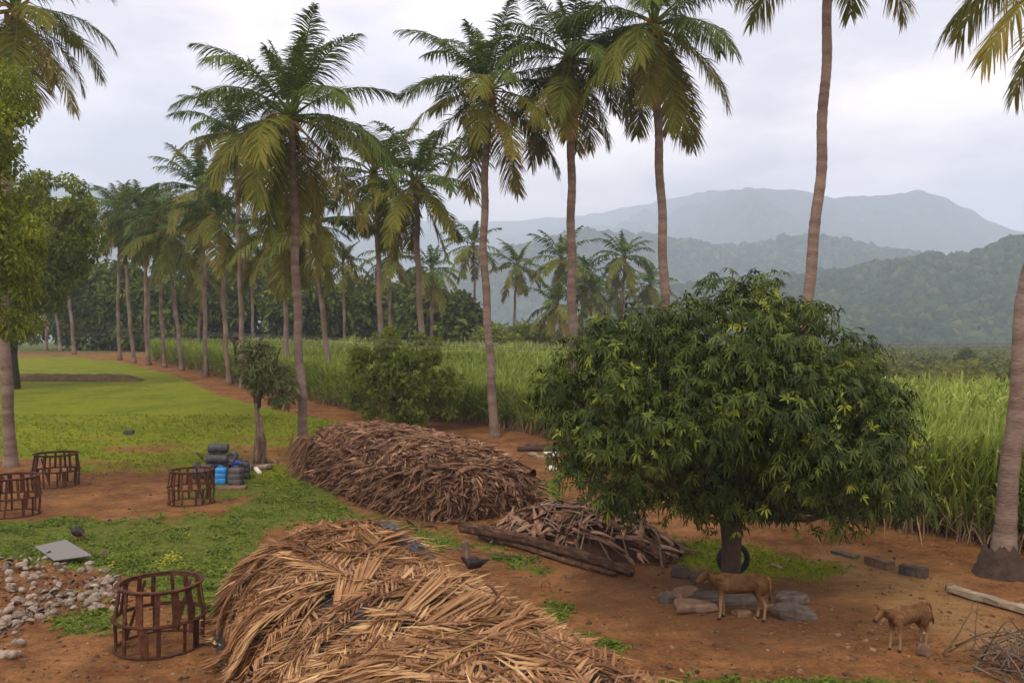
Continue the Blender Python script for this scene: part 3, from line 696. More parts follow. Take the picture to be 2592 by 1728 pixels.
# far ones, beyond the cane
G2 = 'small coconut palms beyond the cane field'
far_palms = [
    ('thin far palm in front of the dark trees, left of the wide crowned palm', [(641, 850), (637, 690)], (632, 640), 108, .75),
    ('far palm with hanging dead leaves right of the wide crowned palm', [(873, 856), (870, 720)], (868, 668), 112, .95),
    ('far palm just left of the middle dark trees, ochre skirt', [(984, 840), (988, 700)], (988, 646), 105, .95),
    ('far palm low against the dark tree dome, above the round bush', [(1091, 830), (1093, 740)], (1093, 680), 108, 1.0),
    ('lone far palm between the dark tree dome and the tall trunk', [(1199, 856), (1202, 720)], (1198, 622), 122, 1.05),
    ('lone far palm left of the cluster, against the misty hill', [(1300, 868), (1303, 760)], (1311, 672), 118, 1.0),
    ('far palm of the cluster with a trunk leaning right', [(1396, 875), (1408, 780)], (1420, 655), 112, 1.05),
    ('lowest palm of the far cluster, leaves sweeping left', [(1433, 880), (1422, 830)], (1408, 772), 108, .95),
    ('far palm at the middle of the cluster behind the tall trunk', [(1465, 850), (1472, 790)], (1482, 700), 116, 1.0),
    ('far palm of the cluster just right of the tall trunk', [(1495, 850), (1496, 790)], (1502, 742), 112, .9),
    ('highest far palm right of the cluster, against the hills', [(1577, 850), (1578, 760)], (1580, 650), 114, 1.0),
    ('slim far palm beside the highest one of the right cluster', [(1565, 850), (1566, 790)], (1560, 735), 122, .8),
    ('far palm showing left of the tall reddish trunk, above the mango', [(1643, 850), (1644, 780)], (1646, 722), 124, 1.0),
    ('short far palm standing among the dark trees left of the row', [(500, 860), (507, 760)], (512, 690), 104, .9),
    ('pale trunked far palm behind the wide crowned palm', [(757, 860), (758, 720)], (757, 610), 100, .9),
]
for i, (lb, tp, cp, Y, sc) in enumerate(far_palms):
    palm(lb, tp, cp, .19, 2, 22, sc, Y=Y, seed=80 + i, yellow=.5, group=G2)

# ------------------------------------------------------------------ broadleaf trees
def blobs_from_poly(poly, Y, depth, nb, rb, r, flat_bottom=False):
    """ball centres filling a crown whose outline from the front is poly (px) and whose depth follows an oval"""
    xs = [p[0] for p in poly]; ys_ = [p[1] for p in poly]
    cx, cyy = (min(xs) + max(xs)) / 2, (min(ys_) + max(ys_)) / 2
    out = []; tries = 0
    rpx = rb * F / Y
    while len(out) < nb and tries < nb * 60:
        tries += 1
        px, py = r.uniform(min(xs), max(xs)), r.uniform(min(ys_), max(ys_))
        d = float(polydist(np.array([px]), np.array([py]), poly)[0])
        if d < rpx * .6: continue
        dx = depth * math.sqrt(min(1, d / (.5 * min(max(xs) - min(xs), max(ys_) - min(ys_))))) ** 1.0
        q = r.choice([-1, 1], p=[.7, .3]) * dx * r.uniform(.55, 1) if r.random() < .8 else r.uniform(-.5, .5) * dx
        k = (Y + q) / Y
        out.append(np.array([(px - CX) / F * (Y + q), Y + q, CAMZ - (py - CY) / F * (Y + q)]))
    return np.array(out)
def leafcloud(C, rb, per, size, r, asp=.45, bend=.3, shell=(.55, 1.08), squash=.8, updown=.25, hi=.0):
    """leaves on the surface of balls"""
    N = len(C) * per
    c = np.repeat(C, per, 0); rr = np.repeat(np.broadcast_to(rb, (len(C),)), per)
    d = unit(r.normal(0, 1, (N, 3)))
    sh = r.uniform(*shell, N)
    P = c + d * (rr * sh)[:, None] * np.array([1, 1, squash])
    D = unit(d * .7 + r.normal(0, .7, (N, 3)) + np.array([0, 0, -updown]))
    S = unit(r.normal(0, 1, (N, 3)))
    rnd = np.clip(.30 + .22 * r.normal(0, 1, N) + np.repeat(.10 * r.normal(0, 1, len(C)), per) + hi * (sh > .95), 0, 1)
    L = size * r.uniform(.6, 1.3, N)
    return blades(P, D, S, L, L * asp, bend, ts=(0, .5, 1), ws=(.3, 1, 0), rnd=rnd)
def tree(name, label, poly, Y, leaf, nb, rb, per, size, base_px=None, depth=None, trunk_r=.3, bark='bark', seed=1, group=None, cat='tree', limbs=7, asp=.45, part='crown', bend=.3, stems=1, trunkless=False):
    r = np.random.default_rng(seed)
    xs = [p[0] for p in poly]
    width = (max(xs) - min(xs)) / F * Y
    depth = depth or width * .38
    C = blobs_from_poly(poly, Y, depth, nb, rb, r)
    bx = base_px if base_px is not None else sum(xs) / len(xs)
    base = np.array([(bx - CX) / F * Y, Y, 0]); base[2] = float(terr(base[0], Y))
    C[:, 2] = np.maximum(C[:, 2], base[2] + rb * .6)
    root = thing(name, label, cat, base, 0, group)
    g = Geo()
    mid = C.mean(0)
    for sidx in range(stems):
        off = np.array([r.normal(0, .25), r.normal(0, .25), 0]) * (stems > 1)
        fork = base + (mid - base) * .5 + off * 2; fork[0] = base[0] + (mid[0] - base[0]) * .3 + off[0]
        g.add(*tube([base + off - [0, 0, .15], base * .5 + fork * .5 + off + [r.normal(0, .08), 0, 0], fork], np.array([1.3, .95, .75]) * trunk_r, 8))
        for c in C[r.choice(len(C), min(limbs, len(C)), replace=False)]:
            m1 = fork * .5 + c * .5 + np.array([r.normal(0, .1), r.normal(0, .1), -.08 * np.linalg.norm(c - fork)])
            g.add(*tube([fork, m1, c], np.array([.5, .3, .08]) * trunk_r, 6))
    obj('trunk', g.mesh('trunk', M[bark], True, base), root)
    g = Geo()
    V, Q, T, rr, tt = leafcloud(C, rb * r.uniform(.75, 1.15, len(C)), per, size, r, asp=asp, bend=bend)
    g.add(V, Q, T, rr, tt)
    obj(part, g.mesh(part, M[leaf], False, base), root)
    return root

# dark wood behind the palm row: one tree each
wood = [(205, 650, 300, 135), (262, 640, 250, 140), (330, 660, 250, 132), (400, 690, 230, 128), (470, 640, 230, 142), (545, 655, 240, 136), (620, 630, 230, 145), (690, 640, 230, 140), (760, 668, 250, 132),
        (835, 668, 260, 128), (905, 690, 230, 134), (980, 705, 240, 130), (1040, 668, 240, 138), (1110, 700, 250, 126), (1165, 745, 180, 124)]
words_ = ['farthest left', 'second', 'third', 'fourth', 'fifth', 'sixth', 'seventh', 'eighth', 'ninth', 'tenth', 'eleventh', 'twelfth', 'thirteenth', 'fourteenth', 'last']
rw = np.random.default_rng(5)
for i, (cx_, top, wd, Y) in enumerate(wood):
    hw = wd / 2; a = rw.uniform(-12, 12, 8)
    poly = [(cx_ - hw * .55, top + 25 + a[0]), (cx_ - hw * .1, top + a[1] * .4), (cx_ + hw * .4, top + 18 + a[2]), (cx_ + hw * .85, top + 75 + a[3]), (cx_ + hw, 880), (cx_ - hw, 880), (cx_ - hw * .9, top + 90 + a[4])]
    lb = {0: 'dark dense tree farthest left in the wood behind the palms', 14: 'dark low tree at the right end of the wood, sloping down to the scrub', 13: 'domed dark green tree near the right end of the wood'}.get(i,
        'dark dense broadleaf tree, %s from the left in the wood behind the palms' % words_[i])
    tree('broadleaf_tree', lb, poly, Y, 'leaf_dark', 40, 1.75, 190, .80, seed=200 + i, trunk_r=.4, group='trees of the dark wood behind the palms', limbs=5, asp=.6, depth=4)
# lighter bushes right of the wood
for i, (cx_, top, wd, Y, lb) in enumerate([(1255, 815, 150, 112, 'pale green bush right of the dark wood, under the lone far palm'), (1345, 800, 150, 116, 'bright bush at the feet of the far palm cluster'),
                                       (1455, 815, 130, 118, 'low bright bush behind the far palm cluster'), (1540, 790, 140, 125, 'rounded pale bush between the far palms and the mango'), (1640, 818, 160, 122, 'low bush below the right far palms, above the mango')]):
    hw = wd / 2
    tree('far_bush', lb, [(cx_ - hw * .5, top + 6), (cx_, top), (cx_ + hw * .6, top + 10), (cx_ + hw, 882), (cx_ - hw, 882)], Y, 'leaf_mid', 22, 1.2, 110, .45, seed=240 + i, trunk_r=.15, group='bushes beyond the cane field', cat='bush', limbs=4, asp=.6, depth=3, part='foliage')

# feathery trees at the left edge
tree('feathery_tree', 'feathery light green tree at the left edge, drooping over the palm', [(-260, 330), (-60, 180), (20, 150), (75, 180), (92, 260), (70, 340), (40, 400), (60, 470), (120, 560), (110, 700), (90, 830), (10, 880), (-260, 860)],
     27, 'leaf_light', 165, .50, 240, .15, base_px=-190, seed=301, trunk_r=.3, limbs=12, depth=2.5, group='feathery trees at the left edge')
tree('feathery_tree', 'spreading feathery green tree in front of the far left palms', [(-120, 500), (-20, 420), (60, 440), (130, 425), (200, 445), (235, 500), (262, 590), (248, 680), (205, 700), (180, 760), (120, 800), (60, 880), (-120, 890)],
     62, 'leaf_light', 210, .80, 260, .27, base_px=40, seed=302, trunk_r=.28, limbs=14, depth=4, group='feathery trees at the left edge')

# round bush behind the stack
tree('round_bush', 'big round leafy bush with several stems behind the leaf stack', [(885, 900), (920, 850), (1000, 822), (1080, 835), (1140, 860), (1165, 920), (1190, 960), (1165, 1010), (1150, 1060), (1090, 1085), (980, 1080), (900, 1050), (870, 1000), (830, 985), (850, 930)],
     43.5, 'leaf_mid', 85, .42, 130, .20, base_px=1035, seed=303, trunk_r=.10, limbs=12, depth=2.2, cat='bush', asp=.7, stems=4, part='foliage')
# small gnarled tree with peeling bark
def gnarled():
    b0 = ground(650, 1176); Y = b0[1]
    root = thing('gnarled_tree', 'small gnarled tree with peeling bark and a dead branch, behind the plastic drums', 'tree', b0)
    P = lambda px, py, dy=0: at(px, py, Y) + np.array([0, dy, 0])
    g = Geo()
    g.add(*tube([P(648, 1182), P(651, 1140), P(654, 1085), P(650, 1050), P(652, 1020)], [.23, .19, .13, .12, .13], 10, flat=.8))
    g.add(*tube([P(664, 1178, .1), P(664, 1120, .1), P(660, 1080, .05), P(655, 1050)], [.16, .14, .10, .08], 7))
    obj('trunk', g.mesh('trunk', M['bark_pale'], True, b0), root)
    limbs = [[(652, 1030), (658, 990), (668, 960), (655, 938)], [(652, 1025), (640, 1005), (625, 1000)], [(662, 985), (690, 960), (725, 950)], [(664, 975), (655, 930), (640, 900)],
             [(666, 965), (690, 920), (700, 880)], [(655, 938), (625, 915), (600, 914)], [(668, 960), (720, 990), (745, 1000)], [(640, 900), (650, 870), (655, 850)]]
    for i, l in enumerate(limbs):
        g = Geo(); g.add(*tube([P(a, b, .3 * math.sin(i * 2) * k) for k, (a, b) in enumerate(l)], np.linspace(.13, .035, len(l)), 6))
        obj('branch', g.mesh('branch', M['bark'], True, b0), root)
    g = Geo()
    g.add(*tube([P(597, 915), P(595, 880), P(590, 862)], [.05, .045, .05], 5)); g.add(*tube([P(588, 864), P(598, 848), P(604, 862)], [.14, .17, .05], 6))
    o = obj('dead_branch', g.mesh('dead_branch', M['bark'], True, b0), root); o['label'] = 'bare dead branch ending in a ragged clump'
    r = np.random.default_rng(9)
    C = blobs_from_poly([(600, 865), (640, 850), (700, 860), (730, 900), (730, 950), (765, 985), (760, 1025), (720, 1045), (690, 1020), (650, 1000), (610, 985), (590, 930)], Y, 1.6, 40, .3, r)
    V, Q, T, rr, tt = leafcloud(C, .36, 80, .18, r, asp=.38, bend=.4, updown=.45)
    g = Geo(); g.add(V, Q, T, rr, tt); obj('crown', g.mesh('crown', M['leaf_olive'], False, b0), root)
gnarled()

# ------------------------------------------------------------------ the mango tree
def mango():
    b0 = ground(1850, 1488); Y = b0[1]
    root = thing('mango_tree', 'broad dark green mango tree with drooping leaves, a calf standing at its foot', 'tree', b0)
    r = np.random.default_rng(31)
    poly = [(1700, 770), (1760, 725), (1850, 690), (1930, 695), (1990, 705), (2040, 745), (2100, 765), (2140, 790), (2130, 830), (2200, 850), (2255, 890), (2262, 960), (2285, 1010), (2300, 1080), (2325, 1160), (2342, 1250), (2325, 1322),
            (2250, 1328), (2150, 1345), (2050, 1348), (1960, 1315), (1890, 1345), (1800, 1330), (1720, 1300), (1640, 1322), (1560, 1308), (1480, 1282), (1425, 1225), (1408, 1130), (1405, 1060), (1350, 1010), (1345, 945),
            (1395, 915), (1400, 860), (1480, 835), (1550, 805), (1620, 790), (1665, 785)]
    g = Geo(); P = lambda px, py, dy=0: at(px, py, Y) + np.array([0, dy, 0])
    g.add(*tube([P(1852, 1500), P(1850, 1460), P(1850, 1420), P(1852, 1370), P(1850, 1300)], [.27, .21, .20, .20, .24], 12))
    obj('trunk', g.mesh('trunk', M['bark'], True, b0), root)
    C = blobs_from_poly(poly, Y, 3.0, 230, .38, r)
    for i, c in enumerate(C[r.choice(len(C), 26, replace=False)]):
        f = P(1850, 1310 - 8 * (i % 6))
        m1 = f * .45 + c * .55 + np.array([0, 0, -.25]); g = Geo()
        g.add(*tube([f, m1, c], [.13, .07, .02], 6)); obj('branch', g.mesh('branch', M['bark'], True, b0), root)
    # whorls of long leaves
    nw = 40
    N = len(C) * nw; c = np.repeat(C, nw, 0)
    d = unit(r.normal(0, 1, (N, 3)) * np.array([1, 1.0, .9]) + np.array([0, -.25, .25]))
    W = c + d * r.uniform(.25, .62, N)[:, None] * np.array([1, 1, .85])
    px, py = topx(W[:, 0], W[:, 1], W[:, 2])
    young = r.random(N) < .035
    # more pale young tips in a few patches
    young |= (vnoise(px / 60, py / 50, 3) > .80) & (r.random(N) < .22)
    wr = np.clip(np.where(young, r.uniform(.75, 1, N), r.normal(.36, .17, N) + .22 * (vnoise(px / 45, py / 40, 8) - .5)), 0, 1)
    nl = 9
    ax = unit(d + np.array([0, 0, .35]))
    A = unit(np.cross(ax, np.array([0.1, .2, 1]))); B = np.cross(ax, A)
    ph = np.tile(np.arange(nl) * 2.399, N) + np.repeat(r.random(N) * 6.28, nl) + r.normal(0, .2, N * nl)
    A, B, ax2, P2 = (np.repeat(q, nl, 0) for q in (A, B, ax, W))
    rad = np.cos(ph)[:, None] * A + np.sin(ph)[:, None] * B
    lift = np.repeat(np.where(young, .7, .05), nl)[:, None]
    D = rad * .9 + ax2 * lift + np.array([0, 0, -.12]) + r.normal(0, .12, (N * nl, 3))
    S = np.cross(D, ax2 + .3 * r.normal(0, 1, (N * nl, 3)))
    L = r.uniform(.08, .175, N * nl)
    V, Q, T, rr, tt = blades(P2 + D * .02, D, S, L, .034 * r.uniform(.8, 1.2, N * nl), bend=np.repeat(np.where(young, .35, .62), nl) * r.uniform(.4, 1.3, N * nl), ts=(0, .35, .75, 1), ws=(.35, 1, .75, 0), rnd=np.clip(np.repeat(wr, nl) + r.normal(0, .06, N * nl), 0, 1))
    g = Geo(); g.add(V, Q, T, rr, tt)
    obj('crown', g.mesh('crown', M['mango'], False, b0), root)
    return b0
MANGO = mango()

# ------------------------------------------------------------------ sugar cane
def cane_clump(P, H, r, nb, lean=.25, wid=.05, low=True):
    """P (N,3) clump feet, H heights"""
    N = len(P)
    g = []
    # upright leaves that arch over
    c = np.repeat(P, nb, 0); h = np.repeat(H, nb)
    a = r.uniform(0, 6.283, N * nb)
    out_ = np.stack([np.cos(a), np.sin(a), np.zeros(N * nb)], -1)
    start = r.uniform(.08 if low else .5, .78, N * nb) * h
    L = (h - start) * .6 + r.uniform(.5, 1.1, N * nb)
    D = np.array([0, 0, 1.0]) + out_ * r.uniform(.12, .75, N * nb)[:, None] + np.array([.10, -.03, 0])
    P0 = c + out_ * r.uniform(.0, .16, N * nb)[:, None] + np.array([0, 0, 1.0]) * start[:, None]
    S = np.cross(out_, np.array([0, 0, 1.0])) + .5 * r.normal(0, 1, (N * nb, 3))
    rnd = np.clip(r.normal(.42, .2, N * nb) + .12 * (start / h - .5), 0, 1)
    return blades(P0, D, S, L, wid * r.uniform(.7, 1.3, N * nb), bend=r.uniform(.15, .75, N * nb), ts=(0, .35, .7, 1), ws=(.7, 1, .7, 0), rnd=rnd)
def cane_field():
    r = np.random.default_rng(77)
    edge = np.array([ground(*p)[:2] for p in CANE_EDGE])
    eu = CX + F * edge[:, 0] / edge[:, 1]
    o = np.argsort(eu); eu = eu[o]; eY = edge[o, 1]
    def back(u): return np.interp(u, [380, 500, 1300, 1900, 2300, 2900], [112, 100, 86, 72, 64, 62])
    g = Geo(); gd = Geo()
    # rows: front (dense and full) and interior tops
    tot = 0
    for k, (n, d0, d1) in enumerate([(2300, 0, 1.2), (2500, 1.2, 5), (2700, 5, 14), (3000, 14, 45), (1600, 45, 80)]):
        u = r.uniform(388, 2900, n * 3)
        Yf = np.interp(u, eu, eY); Yb = back(u)
        Y = Yf + r.uniform(d0, d1, n * 3)
        # keep ground density even: accept in proportion to Y
        keep = (Y < Yb) & (r.random(n * 3) < Y / 75) & ~((u > 1420) & (u < 2020) & (r.random(n * 3) < .6) & (Y > 30))
        u, Y = u[keep][:n], Y[keep][:n]
        X = (u - CX) / F * Y
        H = 2.35 + .35 * (fbm(X * .25, Y * .25, 3, 4) - .5) * 2 + r.normal(0, .12, len(X))
        H = H * np.interp(u, [388, 600, 2000, 2500], [.85, 1, .98, .98])
        P = np.stack([X, Y, terr(X, Y)], -1)
        nb, wd = [(18, .056), (13, .068), (10, .09), (9, .13), (8, .17)][k]
        V, Q, T, rr, tt = cane_clump(P, H, r, nb, wid=wd, low=k < 2)
        g.add(V, Q, T, rr, tt); tot += len(P)
        if k < 2:
            # stalks and dry hanging leaves near the foot
            n2 = len(P); c = P + r.normal(0, .12, (len(P), 3)) * [1, 1, 0]
            V, Q, T, rr, tt = blades(c, np.array([0, 0, 1.0]) + r.normal(0, .12, (n2, 3)), r.normal(0, 1, (n2, 3)), r.uniform(.9, 1.6, n2), .035, 0, ts=(0, .5, 1), ws=(1, 1, .6), rnd=r.random(n2) * .6)
            gd.add(V, Q, T, rr, tt)
            n3 = len(P) * 2; c = np.repeat(P, 2, 0) + np.stack([np.zeros(n3), np.zeros(n3), r.uniform(.3, 1.1, n3)], -1)
            a = r.uniform(0, 6.283, n3)
            V, Q, T, rr, tt = blades(c, np.stack([np.cos(a), np.sin(a), r.uniform(-.3, .6, n3)], -1), r.normal(0, 1, (n3, 3)), r.uniform(.4, .9, n3), .04, r.uniform(.5, 1.2, n3), rnd=r.random(n3))
            gd.add(V, Q, T, rr, tt)
    tag(obj('sugar_cane', g.mesh('sugar_cane', M['cane'])), 'tall green sugar cane standing in a dense field behind the mango tree', 'sugar cane', kind='stuff')
    tag(obj('dry_cane_trash', gd.mesh('dry_cane_trash', M['cane_dry'])), 'dry stalks and hanging dead leaves along the foot of the cane', 'dry cane leaves', kind='stuff')
cane_field()

# scrubland beyond the right hand cane
def scrub():
    r = np.random.default_rng(88)
    n = 3600
    Y = 68 + 440 * r.random(n) ** 1.25
    u = r.uniform(900, 3200, n)
    keep = (u > 1950) | (Y > 150)
    u, Y = u[keep], Y[keep]
    X = (u - CX) / F * Y; z = terr(X, Y)
    s = r.uniform(.5, 1.5, len(X)) * (1 + (Y - 80) / 220)
    C = np.stack([X, Y, z + s * .4], -1)
    V, Q, T, rr, tt = leafcloud(C, s * 1.1, 26, .95, r, asp=.8, squash=.7)
    g = Geo(); g.add(V, Q, T, rr, tt)
    tag(obj('scrub', g.mesh('scrub', M['scrub'])), 'low mixed scrub covering the plain below the hills', 'scrub', kind='stuff')
    for i, (px, py, w, Y, lb) in enumerate([(2445, 903, 72, 170, 'dark rounded bush standing highest in the scrub at the right'), (2370, 912, 44, 190, 'small dark bush in the scrub left of the highest one'),
                                        (2510, 918, 44, 160, 'small dark bush beside the right edge palm trunk'), (2300, 910, 40, 200, 'small bush in the scrub just right of the mango crown')]):
        hw = w / 2
        tree('scrub_bush', lb, [(px - hw, py + 10), (px - hw * .5, py - 18), (px + hw * .3, py - 24), (px + hw, py), (px + hw, py + 25), (px - hw, py + 25)], Y, 'leaf_dark', 16, 1.1, 120, .5, seed=400 + i, trunk_r=.08, cat='bush', limbs=3, asp=.6, depth=1.5, part='foliage', group='dark bushes in the scrub')
scrub()
# ------------------------------------------------------------------ ground plants and litter
def scatter_px(n, poly, r, test=None):
    xs = [p[0] for p in poly]; ysx = [p[1] for p in poly]
    px = r.uniform(min(xs), max(xs), n); py = r.uniform(min(ysx), max(ysx), n)
    k = inpoly(px, py, poly)
    return px[k], py[k]
def to_ground(px, py):
    Y = np.full(px.shape, 20.0)
    for _ in range(14):
        X = (px - CX) / F * Y; z = terr(X, Y)
        Y = .3 * Y + .7 * np.clip((CAMZ - z) * F / np.maximum(py - CY, 6), 3, 200)
    X = (px - CX) / F * Y
    return np.stack([X, Y, terr(X, Y)], -1)
def weeds():
    r = np.random.default_rng(91); g = Geo()
    for n, (x0, x1, y0, y1) in ((70000, (-80, 1500, 1190, 1680)), (12000, (1400, 2650, 1600, 1790))):
        px = r.uniform(x0, x1, n); py = r.uniform(y0, y1, n)
        z1, z2, z3 = zones(px, py, None)
        k = r.random(n) < z1 ** 1.6 * 1.5 * np.where(py > 1690, .45, 1) * sstep(.36, .55, fbm(px * .016, py * .05, 4, 2))
        P = to_ground(px[k], py[k])
        s = r.uniform(.03, .11, len(P)) * (.4 + 1.5 * fbm(px[k] * .02, py[k] * .06, 3, 6) ** 1.3)
        nb = 7
        c = np.repeat(P, nb, 0); ss = np.repeat(s, nb); a = r.uniform(0, 6.283, len(c))
        o = np.stack([np.cos(a), np.sin(a), r.uniform(.3, 1.6, len(c))], -1)
        V, Q, T, rr, tt = blades(c + r.normal(0, .03, c.shape) * [1, 1, 0], o, np.cross(o, [0, 0, 1.0]) + .4 * r.normal(0, 1, c.shape), ss * r.uniform(.7, 1.4, len(c)), ss * .36, .4, ts=(0, .55, 1), ws=(.4, 1, 0),
                                 rnd=np.clip(np.repeat(r.normal(.45, .2, len(P)), nb) + r.normal(0, .1, len(c)), 0, 1))
        g.add(V, Q, T, rr, tt)
    tag(obj('weeds', g.mesh('weeds', M['weed'])), 'low bright green weeds spreading over the yard', 'weeds', kind='stuff')
    # yellow flowers
    g = Geo()
    for (fx, fy, n) in ((433, 1422, 34), (285, 1442, 10), (410, 1440, 8), (455, 1430, 10)):
        P = to_ground(r.normal(fx, 9, n), r.normal(fy, 7, n)); P[:, 2] += r.uniform(.08, .2, n)
        c = np.repeat(P, 4, 0); a = np.tile(np.arange(4) * 1.57, n)
        o = np.stack([np.cos(a), np.sin(a), .4 + 0 * a], -1)
        g.add(*blades(c, o, np.cross(o, [0, 0, 1.0]), .03, .025, 0, ts=(0, .6, 1), ws=(.4, 1, 0)))
    mt = pmat('yellow_petal', [(0, (.40, .34, .02)), (1, (.60, .50, .03))], 5, rough=.6, bump=0)
    tag(obj('weed_flowers', g.mesh('weed_flowers', mt)), 'small yellow flowers among the weeds', 'flowers', kind='stuff')
    # field grass: tufts over the near part of the field and the lawn patches
    g = Geo(); n = 42000
    px = r.uniform(-60, 2200, n); py = r.uniform(960, 1500, n) ** 1.0
    z1, z2, z3 = zones(px, py, None)
    k = r.random(n) < z2 * .95 * (py > 1050)
    P = to_ground(px[k], py[k])
    nb = 3; c = np.repeat(P, nb, 0) + r.normal(0, .05, (len(P) * nb, 3)) * [1, 1, 0]
    o = r.normal(0, .35, c.shape) + [0, 0, 1.0]
    hh = .06 + .0016 * c[:, 1]
    V, Q, T, rr, tt = blades(c, o, r.normal(0, 1, c.shape), hh * r.uniform(.6, 1.3, len(c)), .012 + .0007 * c[:, 1], .3, ts=(0, .6, 1), ws=(1, .8, 0), rnd=np.clip(r.normal(.5, .22, len(c)), 0, 1))
    g.add(V, Q, T, rr, tt)
    tag(obj('field_grass', g.mesh('field_grass', M['grass'])), 'short bright green grass of the sown field and lawn patches', 'grass', kind='stuff')
    # dead leaves and chips on the bare earth
    g = Geo(); n = 16000
    px = r.uniform(-60, 2650, n); py = 1180 + 560 * r.random(n) ** 1.1
    kk = r.random(n) < .25 + 1.1 * sstep(.45, .65, fbm(px * .012, py * .03, 4, 77)); px, py = px[kk], py[kk]; n = len(px)
    P = to_ground(px, py); P[:, 2] += .012
    a = r.uniform(0, 6.283, n); o = np.stack([np.cos(a), np.sin(a), r.normal(.05, .12, n)], -1)
    L = r.uniform(.035, .12, n) * np.where(r.random(n) < .03, 2, 1) * np.interp(P[:, 1], [13, 30], [.75, 1.3])
    V, Q, T, rr, tt = blades(P, o, np.cross(o, [0, 0, 1.0]) + r.normal(0, .2, P.shape), L, L * r.uniform(.12, .45, n), 0, ts=(0, .5, 1), ws=(.3, 1, 0), rnd=r.random(n))
    g.add(V, Q, T, rr, tt)
    mt = pmat('fallen_leaf', [(0, (.04, .02, .012)), (.5, (.13, .07, .03)), (.9, (.24, .14, .06)), (1, (.42, .30, .16))], 4, w_noise=.1, w_rnd=.9, rough=.8, bump=0)
    tag(obj('leaf_litter', g.mesh('leaf_litter', mt)), 'dead leaves and chips strewn over the bare earth', 'litter', kind='stuff')
weeds()
def clods():
    r = np.random.default_rng(101); n = 2600
    px = r.uniform(-60, 2650, n); py = 1190 + 540 * r.random(n)
    P = to_ground(px, py); s = .012 + .05 * r.random(n) ** 4; k = 5; ang = np.arange(k) * 2 * np.pi / k
    ring_ = np.stack([np.cos(ang), np.sin(ang), 0 * ang], -1); tpl = np.vstack([ring_ + [0, 0, -.3], ring_ * .8 + [0, 0, .4], [[0, 0, .7]]])
    V = P[:, None] + s[:, None, None] * (tpl[None] * r.uniform(.7, 1.4, (n, 1, 3)) + r.normal(0, .16, (n, 11, 3)))
    j = np.arange(k); Qt = np.stack([j, (j + 1) % k, (j + 1) % k + k, j + k], -1); Tt = np.stack([j + k, (j + 1) % k + k, np.full(k, 10)], -1); o = np.arange(n)[:, None, None] * 11
    g = Geo(); g.add(V.reshape(-1, 3), (o + Qt).reshape(-1, 4), (o + Tt).reshape(-1, 3), r=np.repeat(r.random(n), 11))
    mt = pmat('clod', [(0, (.03, .016, .010)), (.5, (.12, .06, .03)), (1, (.28, .17, .10))], 9, w_noise=.3, w_rnd=.7, rough=.95, bump=0)
    tag(obj('earth_clods', g.mesh('earth_clods', mt)), 'clods, dung crumbs and pebbles scattered over the yard', 'clods', kind='stuff')
clods()

# ------------------------------------------------------------------ stack of dry palm leaves in the foreground
def mound_fn(A, B, wd, ht, p=.62, seed=0, amp=.12, bumps=()):
    A = np.array(A, float); B = np.array(B, float); AB = B - A; LL = AB @ AB
    def f(x, y):
        x = np.asarray(x, float); y = np.asarray(y, float)
        t = np.clip(((x - A[0]) * AB[0] + (y - A[1]) * AB[1]) / LL, 0, 1)
        d = np.hypot(x - A[0] - t * AB[0], y - A[1] - t * AB[1])
        q = np.clip(1 - (d / wd) ** 2.4, 0, 1) ** p
        z = ht * q * (1 + amp * 2 * (fbm(x * .8 + seed, y * .8, 3, seed) - .5)) * (1 + .10 * np.sin(t * 5 + seed))
        return z + terr(x, y) - .03 * (q <= 0)
    return f
def surf_mesh(f, x0, x1, y0, y1, n=70):
    x, y = np.meshgrid(np.linspace(x0, x1, n), np.linspace(y0, y1, n), indexing='ij')
    z = f(x, y)
    z = z - .06
    i = np.arange(n - 1)[:, None] * n; j = np.arange(n - 1)[None, :]
    Q = np.stack([i + j, i + n + j, i + n + j + 1, i + j + 1], -1).reshape(-1, 4)
    keep = ((z - terr(x, y)) > -.055).ravel()[Q].any(1)
    return np.stack([x, y, z], -1).reshape(-1, 3), Q[keep]
